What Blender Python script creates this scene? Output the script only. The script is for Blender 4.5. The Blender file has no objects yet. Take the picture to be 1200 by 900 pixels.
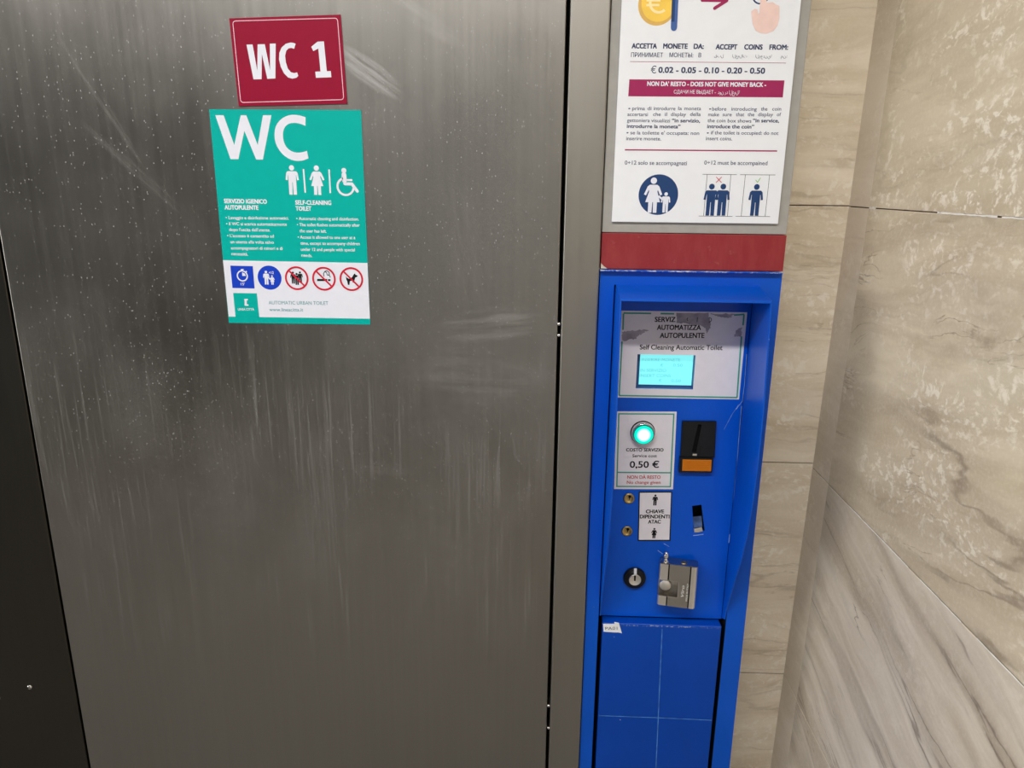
import bpy, bmesh, math, random
from mathutils import Vector, Matrix
random.seed(7)
S = bpy.context.scene
COL = S.collection

# ------------------------------------------------------------------ camera
F = 857.0                                   # focal length in pixels of the 1200 x 900 frame
CAM = Vector((0.0, -1.43, 1.58))
# rows: world X, Y, Z written in camera coordinates (right, down, forward)
WM = ((0.99929407, 0.01979093, -0.03193247),
      (0.03600594, -0.26197846, 0.96440181),
      (0.01072079, -0.96487077, -0.26250611))
cam = bpy.data.cameras.new('camera')
cam.sensor_width = 36.0
cam.lens = F / 1200.0 * 36.0
cam.clip_start = 0.02
co = bpy.data.objects.new('camera', cam)
co.matrix_world = Matrix(((WM[0][0], -WM[0][1], -WM[0][2], CAM.x),
                          (WM[1][0], -WM[1][1], -WM[1][2], CAM.y),
                          (WM[2][0], -WM[2][1], -WM[2][2], CAM.z),
                          (0, 0, 0, 1)))
COL.objects.link(co)
S.camera = co

# ------------------------------------------------------------------ light
S.view_settings.view_transform = 'Standard'
S.view_settings.look = 'None'
S.view_settings.gamma = 1.0
S.view_settings.use_curve_mapping = False
S.view_settings.exposure = 0.0
W = bpy.data.worlds.new('world')
S.world = W
W.use_nodes = True
wn = W.node_tree.nodes
# an even grey surround, and a brighter left side added to light the right wall
wl_ = W.node_tree.links
tc = wn.new('ShaderNodeTexCoord')
sp = wn.new('ShaderNodeSeparateXYZ'); wl_.new(tc.outputs['Generated'], sp.inputs[0])
mr = wn.new('ShaderNodeMapRange'); mr.interpolation_type = 'SMOOTHSTEP'
wl_.new(sp.outputs[0], mr.inputs['Value'])
mr.inputs['From Min'].default_value = -0.80
mr.inputs['From Max'].default_value = -0.95
mr.inputs['To Min'].default_value = 0.46      # strength of the surround
mr.inputs['To Max'].default_value = 4.6       # strength of the added light from the left
wl_.new(mr.outputs[0], wn['Background'].inputs['Strength'])
wn['Background'].inputs['Color'].default_value = (1.0, 0.985, 0.955, 1)
LAMP_COLOR = (1.0, 0.98, 0.96)
# the ceiling lamps (built below): x, y, length, watts
LAMPS = [(-0.75, -1.65, 3.1, 82.0, 'long white tube lamp fixed under the ceiling in front of the steel door')]

# ------------------------------------------------------------------ measuring
def P(px, py, Y):
    """the point of the vertical plane y = Y that the photo shows at a pixel: (x, z)"""
    v = (px - 600.0, py - 450.0, F)
    w = [sum(WM[i][k] * v[k] for k in range(3)) for i in range(3)]
    t = (Y - CAM.y) / w[1]
    return (CAM.x + w[0] * t, CAM.z + w[2] * t)

def srgb(r, g, b):
    def f(c):
        c /= 255.0
        return c / 12.92 if c <= 0.04045 else ((c + 0.055) / 1.055) ** 2.4
    return (f(r), f(g), f(b), 1.0)

# ------------------------------------------------------------------ node helpers
def new_mat(name):
    m = bpy.data.materials.new(name)
    m.use_nodes = True
    nt = m.node_tree
    return m, nt, nt.nodes['Principled BSDF']

class N:
    """small wrapper for building node trees"""
    def __init__(self, nt):
        self.nt = nt
    def node(self, kind, **kw):
        n = self.nt.nodes.new(kind)
        for k, v in kw.items():
            setattr(n, k, v)
        return n
    def link(self, a, b):
        self.nt.links.new(a, b)
    def put(self, sock, v):
        if hasattr(v, 'is_linked') or isinstance(v, bpy.types.NodeSocket):
            self.link(v, sock)
        else:
            sock.default_value = v
    def pos(self):
        return self.node('ShaderNodeNewGeometry').outputs['Position']
    def mapping(self, vec, loc=(0, 0, 0), rot=(0, 0, 0), scale=(1, 1, 1)):
        n = self.node('ShaderNodeMapping')
        self.link(vec, n.inputs['Vector'])
        n.inputs['Location'].default_value = loc
        n.inputs['Rotation'].default_value = rot
        n.inputs['Scale'].default_value = scale
        return n.outputs['Vector']
    def noise(self, vec, scale=5, detail=4, rough=0.5, dist=0.0):
        n = self.node('ShaderNodeTexNoise')
        self.link(vec, n.inputs['Vector'])
        n.inputs['Scale'].default_value = scale
        n.inputs['Detail'].default_value = detail
        n.inputs['Roughness'].default_value = rough
        n.inputs['Distortion'].default_value = dist
        return n.outputs['Fac']
    def voronoi(self, vec, scale=50, feature='F1', out='Distance'):
        n = self.node('ShaderNodeTexVoronoi', feature=feature)
        self.link(vec, n.inputs['Vector'])
        n.inputs['Scale'].default_value = scale
        return n.outputs[out]
    def math(self, op, a, b=0.0, c=0.0, clamp=False):
        n = self.node('ShaderNodeMath', operation=op, use_clamp=clamp)
        for i, v in enumerate((a, b, c)):
            self.put(n.inputs[i], v)
        return n.outputs[0]
    def step(self, v, lo, hi, a=0.0, b=1.0, kind='SMOOTHSTEP'):
        n = self.node('ShaderNodeMapRange', interpolation_type=kind)
        self.put(n.inputs['Value'], v)
        n.inputs['From Min'].default_value = lo
        n.inputs['From Max'].default_value = hi
        n.inputs['To Min'].default_value = a
        n.inputs['To Max'].default_value = b
        return n.outputs[0]
    def mix(self, fac, a, b):
        n = self.node('ShaderNodeMix', data_type='RGBA')
        self.put(n.inputs[0], fac)
        self.put(n.inputs[6], a)
        self.put(n.inputs[7], b)
        return n.outputs[2]
    def sep(self, vec):
        n = self.node('ShaderNodeSeparateXYZ')
        self.link(vec, n.inputs[0])
        return n.outputs
    def bump(self, h, strength=0.2, dist=0.001):
        n = self.node('ShaderNodeBump')
        n.inputs['Strength'].default_value = strength
        n.inputs['Distance'].default_value = dist
        self.link(h, n.inputs['Height'])
        return n.outputs['Normal']

def plain(name, col, rough=0.5, metal=0.0, spec=0.16, emit=None, estr=0.0, grain=0.04):
    """a plain coat with a faint procedural unevenness"""
    m, nt, b = new_mat(name)
    n = N(nt)
    g = n.noise(n.pos(), 45, 3)
    f = n.step(g, 0.3, 0.7, 0.0, 1.0)
    dark = tuple(c * (1 - grain) for c in col[:3]) + (1,)
    light = tuple(min(1, c * (1 + grain)) for c in col[:3]) + (1,)
    n.link(n.mix(f, dark, light), b.inputs['Base Color'])
    b.inputs['Roughness'].default_value = rough
    b.inputs['Metallic'].default_value = metal
    b.inputs['Specular IOR Level'].default_value = spec
    if emit:
        b.inputs['Emission Color'].default_value = emit
        b.inputs['Emission Strength'].default_value = estr
    return m

# ------------------------------------------------------------------ materials
def steel(name, base=(0.30, 0.287, 0.264), rough=0.33, door=False):
    m, nt, b = new_mat(name)
    n = N(nt)
    p = n.pos()
    x, y, z = n.sep(p)
    cloud = n.noise(n.mapping(p, scale=(2.2, 2.2, 1.6)), 1.6, 5, 0.55)
    brush = n.noise(n.mapping(p, scale=(90, 90, 2.0)), 1.0, 2, 0.5)
    c1 = n.mix(n.step(brush, 0.3, 0.7), tuple(c * 0.985 for c in base) + (1,), tuple(c * 1.015 for c in base) + (1,))
    rgh = n.math('ADD', n.step(cloud, 0.3, 0.7, rough - 0.035, rough + 0.045),
                 n.step(brush, 0.25, 0.75, -0.012, 0.012))
    metal = 1.0
    col = c1
    if door:
        # dried run marks, long and vertical, over the lower half; they fade in and out in patches
        runs = n.noise(n.mapping(p, scale=(75, 75, 2.0)), 1.0, 5, 0.65, 0.9)
        runs2 = n.noise(n.mapping(p, loc=(3, 0, 1), scale=(150, 150, 2.6)), 1.0, 3, 0.6, 0.6)
        rm = n.math('MAXIMUM', n.step(runs, 0.54, 0.72), n.math('MULTIPLY', n.step(runs2, 0.56, 0.70), 0.8))
        zone = n.math('MULTIPLY', n.step(z, 1.36, 1.12), n.step(z, 0.30, 0.85))
        patch = n.step(n.noise(n.mapping(p, loc=(1.3, 0, .4), scale=(1.5, 1.5, 2.2)), 2.0, 3), 0.36, 0.62)
        rmask = n.math('MULTIPLY', n.math('MULTIPLY', rm, zone), patch)
        # greasy bluish film across the middle of the door
        film = n.math('MULTIPLY', n.step(n.noise(n.mapping(p, loc=(4, 0, 2), scale=(1.4, 1.4, 1.0)), 2.4, 6, 0.6), 0.42, 0.68),
                      n.math('MULTIPLY', n.step(z, 1.50, 1.20), n.step(z, 0.45, 0.95)))
        # rub marks: soft elongated patches, brushed along their own direction
        def rub(cx, cz, ang, lx, lz, freq, seed):
            q = n.mapping(p, loc=(-cx, 0, -cz))
            q = n.mapping(q, rot=(0, -ang, 0))
            qx, qy, qz = n.sep(q)
            d = n.math('ADD', n.math('POWER', n.math('ABSOLUTE', n.math('DIVIDE', qx, lx)), 2.0),
                       n.math('POWER', n.math('ABSOLUTE', n.math('DIVIDE', qz, lz)), 2.0))
            fall = n.step(d, 1.0, 0.1)
            st = n.noise(n.mapping(q, loc=(seed, 0, seed), scale=(5, 5, freq)), 1.0, 4, 0.65)
            return n.math('MULTIPLY', fall, n.step(st, 0.36, 0.68))
        rubs = None
        for a in RUBS:
            r = n.math('MULTIPLY', rub(*a[:7]), a[7])
            rubs = r if rubs is None else n.math('MAXIMUM', rubs, r)
        # scattered dried droplets
        dots = None
        for sc, keep, rad, sd in ((105, 0.45, 0.125, 0.0), (170, 0.62, 0.18, 5.0)):
            q = n.mapping(p, loc=(sd, sd, sd), scale=(1, 0.0, 0.55))
            d = n.voronoi(q, sc)
            ident = n.voronoi(q, sc, out='Color')
            pick = n.step(n.sep(ident)[0], keep, keep + 0.02)
            small = n.step(d, rad, rad * 0.45)
            m1 = n.math('MULTIPLY', pick, small)
            dots = m1 if dots is None else n.math('MAXIMUM', dots, m1)
        dz = n.math('MULTIPLY', n.step(z, 0.55, 1.15, 0.2, 1.0),
                    n.step(n.noise(p, 2.2, 3), 0.30, 0.58, 0.5, 1.0))
        dots = n.math('MULTIPLY', dots, dz)
        dirt = n.math('ADD', n.math('MULTIPLY', rmask, 0.26), n.math('MULTIPLY', film, 0.10), clamp=True)
        dirt = n.math('ADD', dirt, n.math('MULTIPLY', rubs, 0.34), clamp=True)
        dirt = n.math('ADD', dirt, n.math('MULTIPLY', dots, 0.85), clamp=True)
        col = n.mix(dirt, c1, (0.37, 0.375, 0.385, 1))
        metal = n.math('SUBTRACT', 1.0, n.math('MULTIPLY', dirt, 0.85))
        rgh = n.math('ADD', rgh, n.math('MULTIPLY', dirt, 0.35), clamp=True)
    n.put(b.inputs['Base Color'], col)
    n.put(b.inputs['Metallic'], metal)
    n.put(b.inputs['Roughness'], rgh)
    return m

# x, z of the mark's middle, turn, half length, half height, streak frequency, seed, strength
_a = P(432, 84, 0)
_b = P(575, 380, 0)
_c = P(262, 82, 0)
_d = P(440, 548, 0)
RUBS = [(_a[0], _a[1], 0.60, 0.085, 0.024, 75, 1.0, 2.0),
        (_b[0], _b[1], -0.10, 0.12, 0.045, 60, 2.0, 0.75),
        (P(560, 440, 0)[0], P(560, 440, 0)[1], 0.02, 0.16, 0.07, 40, 3.0, 0.35),
        (P(120, 120, 0)[0], P(120, 120, 0)[1], 1.05, 0.16, 0.010, 120, 4.0, 0.35),
        (P(165, 205, 0)[0], P(165, 205, 0)[1], 0.75, 0.16, 0.014, 120, 6.0, 0.30),
        (P(500, 25, 0)[0], P(500, 25, 0)[1], 0.55, 0.09, 0.020, 110, 7.0, 0.35),
        (_d[0], _d[1], 0.10, 0.10, 0.018, 70, 8.0, 0.35),
        (P(545, 300, 0)[0], P(545, 300, 0)[1], 1.35, 0.20, 0.05, 90, 9.0, 0.22)]

def travertine(name, tilt, pal, seed, layer=9.0, vein=0.5, blotch=0.6, axis='X'):
    """layered stone: wavy beds across height, thin dark veins, pale pitted patches"""
    m, nt, b = new_mat(name)
    n = N(nt)
    p = n.mapping(n.pos(), loc=(seed * 1.7, seed * 2.3, seed * 0.9))
    rot = (tilt, 0, 0) if axis == 'X' else (0, tilt, 0)
    p = n.mapping(p, rot=rot)
    warp = n.node('ShaderNodeTexNoise')
    n.link(n.mapping(p, scale=(1, 1, 2.2)), warp.inputs['Vector'])
    warp.inputs['Scale'].default_value = 4.5
    warp.inputs['Detail'].default_value = 5
    wv = n.node('ShaderNodeVectorMath', operation='MULTIPLY_ADD')
    n.link(warp.outputs['Color'], wv.inputs[0])
    wv.inputs[1].default_value = (0.05, 0.05, 0.075)
    n.link(p, wv.inputs[2])
    q = wv.outputs[0]
    beds = n.noise(n.mapping(q, scale=(0.9, 0.9, layer)), 1.3, 7, 0.6, 0.3)
    fine = n.noise(n.mapping(q, scale=(4, 4, 34)), 1.0, 6, 0.65, 0.2)
    col = n.mix(n.step(beds, 0.36, 0.64, kind='LINEAR'), pal[0], pal[1])
    col = n.mix(n.math('MULTIPLY', n.step(fine, 0.42, 0.75), 0.45), col, pal[2])
    # pale crystalline patches and brownish clouds
    pit = n.noise(n.mapping(q, scale=(1, 1, 1.35)), 52, 4, 0.62, 0.35)
    pit2 = n.voronoi(n.mapping(q, scale=(1, 1, 1.5)), 60)
    pm = n.noise(n.mapping(q, loc=(2, 2, 2), scale=(1, 1, 2.2)), 4.2, 4, 0.62)
    cloud = n.noise(n.mapping(q, loc=(9, 3, 4), scale=(1, 1, 2.4)), 7.0, 5, 0.6)
    col = n.mix(n.math('MULTIPLY', n.step(cloud, 0.50, 0.72), 0.40), col, pal[2])
    pale = n.math('MULTIPLY', n.step(pit, 0.50, 0.64), n.step(pm, 0.40, 0.60))
    pale = n.math('MAXIMUM', pale, n.math('MULTIPLY', n.math('MULTIPLY', n.step(pit2, 0.40, 0.16), n.step(pit, 0.44, 0.58)), n.step(pm, 0.46, 0.58)))
    col = n.mix(n.math('MULTIPLY', pale, blotch), col, pal[3])
    # thin winding veins
    v = n.noise(n.mapping(q, loc=(5, 1, 3), scale=(0.55, 0.55, layer * 0.55)), 1.4, 4, 0.5, 0.25)
    d = n.math('ABSOLUTE', n.math('SUBTRACT', v, 0.52))
    gate = n.step(n.noise(n.mapping(q, loc=(7, 7, 1)), 3.0, 3), 0.42, 0.60)
    col = n.mix(n.math('MULTIPLY', n.math('MULTIPLY', n.step(d, 0.012, 0.0), gate), vein), col, pal[4])
    col = n.mix(n.math('MULTIPLY', n.step(d, 0.075, 0.0), vein * 0.30), col, pal[4])
    v2 = n.noise(n.mapping(q, loc=(1, 8, 6), scale=(0.8, 0.8, layer * 0.9)), 2.2, 5, 0.55, 0.4)
    d2 = n.math('ABSOLUTE', n.math('SUBTRACT', v2, 0.49))
    g2 = n.step(n.noise(n.mapping(q, loc=(3, 2, 8)), 4.0, 3), 0.48, 0.62)
    col = n.mix(n.math('MULTIPLY', n.math('MULTIPLY', n.step(d2, 0.010, 0.0), g2), vein), col, pal[4])
    # grain
    gr = n.noise(p, 160, 3, 0.6)
    col = n.mix(n.math('MULTIPLY', n.step(gr, 0.45, 0.75), 0.16), col, pal[3])
    n.link(col, b.inputs['Base Color'])
    b.inputs['Roughness'].default_value = 0.38
    n.put(b.inputs['Roughness'], n.step(pit, 0.4, 0.7, 0.30, 0.5))
    n.link(n.bump(n.math('ADD', pit, fine), 0.12, 0.0008), b.inputs['Normal'])
    return m

PAL_WARM = (srgb(218, 203, 177), srgb(242, 230, 208), srgb(212, 193, 164), srgb(248, 240, 225), srgb(172, 152, 125))
PAL_GREY = (srgb(184, 170, 146), srgb(212, 199, 175), srgb(174, 156, 130), srgb(231, 223, 207), srgb(138, 123, 103))
PAL_EDGE = (srgb(203, 190, 170), srgb(222, 210, 192), srgb(198, 182, 160), srgb(234, 226, 212), srgb(168, 152, 132))
PAL_VEIN = (srgb(178, 165, 146), srgb(212, 202, 186), srgb(182, 167, 148), srgb(220, 213, 200), srgb(120, 107, 92))
M_TRAV_BACK = travertine('travertine_back', 0.02, PAL_WARM, 1.0, layer=11, vein=0.45, blotch=0.65, axis='Y')
M_TRAV_UP = travertine('travertine_upper', 0.10, PAL_GREY, 2.0, layer=5, vein=0.22, blotch=0.85)
M_TRAV_MID = travertine('travertine_middle', 0.16, PAL_GREY, 4.0, layer=7, vein=0.75, blotch=0.75)
M_TRAV_LOW = travertine('travertine_veined', -0.28, PAL_VEIN, 6.0, layer=11, vein=0.85, blotch=0.3)
M_TRAV_EDGE = travertine('travertine_edge', 0.0, PAL_EDGE, 8.0, layer=5, vein=0.2, blotch=0.5)

def blue_paint(name, col, chips=0.0, edge=None, rough=0.33):
    m, nt, b = new_mat(name)
    n = N(nt)
    p = n.pos()
    x, y, z = n.sep(p)
    g = n.noise(n.mapping(p, scale=(1, 1, 0.7)), 6, 5, 0.6)
    c = n.mix(n.step(g, 0.3, 0.7), tuple(k * 0.93 for k in col[:3]) + (1,), tuple(k * 1.06 for k in col[:3]) + (1,))
    q = n.mapping(p, scale=(1, 0.0, 1))
    d = n.voronoi(q, 42)
    idc = n.sep(n.voronoi(q, 42, out='Color'))
    spots = n.math('MULTIPLY', n.step(idc[0], 0.80, 0.82), n.step(d, 0.075, 0.03))
    fac = n.math('MULTIPLY', spots, chips)
    if edge:                                 # a worn line of bare primer along a height
        z0, z1, thr = edge
        band = n.math('MULTIPLY', n.step(z, z0, z0 + 0.004), n.step(z, z1 + 0.0015, z1 - 0.001))
        wear = n.step(n.noise(n.mapping(p, scale=(1, 1, 1.5)), 130, 6, 0.75), thr, thr + 0.12)
        wide = n.step(n.noise(p, 22, 3), 0.36, 0.62)
        fac = n.math('MAXIMUM', fac, n.math('MULTIPLY', n.math('MULTIPLY', band, wear), n.math('ADD', wide, 0.35, clamp=True)))
    c = n.mix(fac, c, (0.55, 0.62, 0.72, 1))
    n.link(c, b.inputs['Base Color'])
    n.put(b.inputs['Roughness'], n.step(g, 0.3, 0.7, rough - 0.05, rough + 0.07))
    b.inputs['Specular IOR Level'].default_value = 0.25
    n.link(n.bump(n.noise(p, 420, 2), 0.05, 0.0004), b.inputs['Normal'])
    return m

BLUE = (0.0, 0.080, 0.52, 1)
M_STEEL = steel('brushed_steel_door', door=True)
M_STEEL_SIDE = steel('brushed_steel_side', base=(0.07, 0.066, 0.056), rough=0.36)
M_STEEL_JAMB = steel('brushed_steel_jamb', base=(0.30, 0.286, 0.258), rough=0.46)
M_GAP = plain('dark_gap', (0.004, 0.004, 0.004, 1), 0.9)
M_BLUE = blue_paint('blue_paint', BLUE, 0.35)
M_BLUE_TOP = blue_paint('blue_paint_cabinet', BLUE, 0.2)
M_BLUE_SHADED = blue_paint('blue_paint_shaded', (0.0, 0.052, 0.38, 1), 0.6, edge=(0.6395, 0.6442, 0.50))  # same paint as the cabinet; dimmer light low down is put into the colour
M_PANEL = blue_paint('blue_paint_panel', (0.0, 0.085, 0.57, 1), 0.2)
M_CREASE = plain('worn_crease', (0.06, 0.19, 0.50, 1), 0.5, grain=0.35)
M_SCRATCH = plain('bare_scratch', (0.30, 0.42, 0.66, 1), 0.5, grain=0.3)
M_CHIP = plain('chipped_edge', (0.60, 0.58, 0.52, 1), 0.6, grain=0.3)
M_GREY = plain('grey_enamel', srgb(160, 158, 153), 0.42)
def red_mat():
    m, nt, b = new_mat('red_film')
    n = N(nt)
    p = n.pos()
    g = n.noise(n.mapping(p, scale=(3, 1, 1)), 12, 6, 0.65)
    c = n.mix(n.step(g, 0.35, 0.7), srgb(136, 24, 34), srgb(146, 44, 48))
    s = n.noise(n.mapping(p, scale=(1, 1, 1)), 60, 5, 0.7)
    c = n.mix(n.math('MULTIPLY', n.step(s, 0.60, 0.75), 0.25), c, srgb(185, 130, 120))
    n.link(c, b.inputs['Base Color'])
    b.inputs['Roughness'].default_value = 0.55
    return m
M_RED = red_mat()
M_BEIGE = plain('bare_beige_corner', srgb(196, 188, 172), 0.6)
M_WHITE = plain('white_board', srgb(228, 231, 236), 0.35, grain=0.01)
M_PAPER = plain('white_paper', srgb(226, 222, 226), 0.5, grain=0.015)
M_TEAL = plain('teal_print', srgb(0, 170, 160), 0.4, grain=0.015)
M_TEALTXT = plain('teal_lettering', srgb(78, 150, 158), 0.4)
M_PWHITE = plain('white_print', srgb(222, 225, 236), 0.35, grain=0.01)
M_MAROON = plain('maroon_print', srgb(142, 10, 48), 0.45, grain=0.02)
M_MAROON2 = plain('maroon_band_print', srgb(156, 42, 90), 0.4, grain=0.03)
M_MRIM = plain('maroon_board_edge', srgb(120, 24, 52), 0.4)
M_PINKL = plain('pale_line_print', srgb(232, 190, 205), 0.4)
M_NAVY = plain('navy_print', srgb(38, 66, 112), 0.4)
M_NAVYT = plain('navy_lettering', srgb(58, 66, 96), 0.45)
M_GREYT = plain('grey_lettering', srgb(84, 88, 112), 0.45)
M_BLACK = plain('black_print', srgb(22, 22, 26), 0.45)
M_SIGNBLUE = plain('sign_blue_print', srgb(26, 64, 190), 0.4)
M_SIGNRED = plain('sign_red_print', srgb(200, 30, 55), 0.4)
M_REDT = plain('red_lettering', srgb(190, 62, 62), 0.45)
M_GREENL = plain('green_line_print', srgb(70, 158, 140), 0.45)
M_GREENC = plain('green_tick_print', srgb(120, 190, 70), 0.45)
M_COIN = plain('coin_yellow_print', srgb(240, 200, 88), 0.4)
M_COINR = plain('coin_rim_print', srgb(214, 174, 96), 0.4)
M_COINE = plain('coin_symbol_print', srgb(250, 226, 170), 0.4)
M_SLOTB = plain('slot_blue_print', srgb(70, 100, 160), 0.4)
M_SKIN = plain('pink_hand_print', srgb(232, 202, 194), 0.4)
M_CHROME = plain('chrome', (0.72, 0.71, 0.69, 1), 0.14, 1.0)
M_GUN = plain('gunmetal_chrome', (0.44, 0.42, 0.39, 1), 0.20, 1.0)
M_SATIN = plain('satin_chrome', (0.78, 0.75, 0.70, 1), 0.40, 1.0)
M_BLUE_REFL = plain('blue_reflection_metal', (0.06, 0.10, 0.22, 1), 0.3, grain=0.5)  # ramp metal with its bluish reflection painted into the base colour
M_BRASS = plain('brass', (0.50, 0.36, 0.15, 1), 0.32, 1.0, grain=0.25)
M_BLKPL = plain('black_plastic', (0.007, 0.007, 0.008, 1), 0.35, spec=0.25)
M_DKPL = plain('charcoal_plastic', (0.010, 0.0105, 0.012, 1), 0.42, spec=0.22)
M_ORANGE = plain('orange_lens', (0.56, 0.165, 0.004, 1), 0.3, spec=0.3)
M_VOID = plain('dark_cavity', (0.003, 0.003, 0.004, 1), 0.8)
M_TAPE = plain('white_tape', srgb(228, 230, 234), 0.5)
M_TORN = plain('torn_paper_backing', srgb(158, 152, 160), 0.7, grain=0.22)
M_ENGR = plain('pale_engraving', (0.70, 0.69, 0.66, 1), 0.6)
M_LCDFRAME = plain('display_recess', srgb(62, 92, 140), 0.5)
M_LCD = plain('lit_display', (0.05, 0.3, 0.32, 1), 0.4, emit=(0.26, 0.93, 0.95, 1), estr=0.92)
M_LCDT = plain('display_characters', (0.05, 0.3, 0.32, 1), 0.5, emit=(0.16, 0.62, 0.65, 1), estr=0.70)
M_GREEN_RING = plain('green_lens_ring', (0.0, 0.10, 0.08, 1), 0.3, emit=(0.0, 0.22, 0.17, 1), estr=0.35)
M_LENS = plain('lit_green_lens', (0.0, 0.25, 0.2, 1), 0.25, emit=(0.0, 0.85, 0.60, 1), estr=1.0)
M_LENSC = plain('lit_lens_core', (0.5, 0.9, 0.8, 1), 0.25, emit=(0.82, 1.0, 0.97, 1), estr=1.35)
M_LENSM = plain('lit_lens_middle', (0.2, 0.6, 0.5, 1), 0.25, emit=(0.20, 0.98, 0.80, 1), estr=1.1)
M_FLOOR = plain('floor_stone', (0.25, 0.235, 0.215, 1), 0.5, grain=0.2)
M_CEIL = plain('ceiling_paint', (0.42, 0.40, 0.37, 1), 0.9)
M_FIX = plain('lamp_housing', (0.6, 0.6, 0.6, 1), 0.5)
M_TUBE = plain('lamp_diffuser', (0.8, 0.8, 0.8, 1), 0.5, emit=(1.0, 0.97, 0.92, 1), estr=1.0)
M_GROUT = plain('joint_filler', srgb(112, 96, 80), 0.9, grain=0.3)
M_GROUTW = plain('white_joint_filler', srgb(226, 222, 214), 0.9, grain=0.1)

# ------------------------------------------------------------------ objects
def tag(o, label=None, cat=None, group=None, kind=None):
    if label: o['label'] = label
    if cat: o['category'] = cat
    if group: o['group'] = group
    if kind: o['kind'] = kind
    return o

def empty(name, loc, label, cat, group=None):
    o = bpy.data.objects.new(name, None)
    o.empty_display_size = 0.05
    o.location = loc
    COL.objects.link(o)
    return tag(o, label, cat, group)

def origin(o):
    v = Vector((0, 0, 0))
    while o is not None:
        v += o.location
        o = o.parent
    return v

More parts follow.
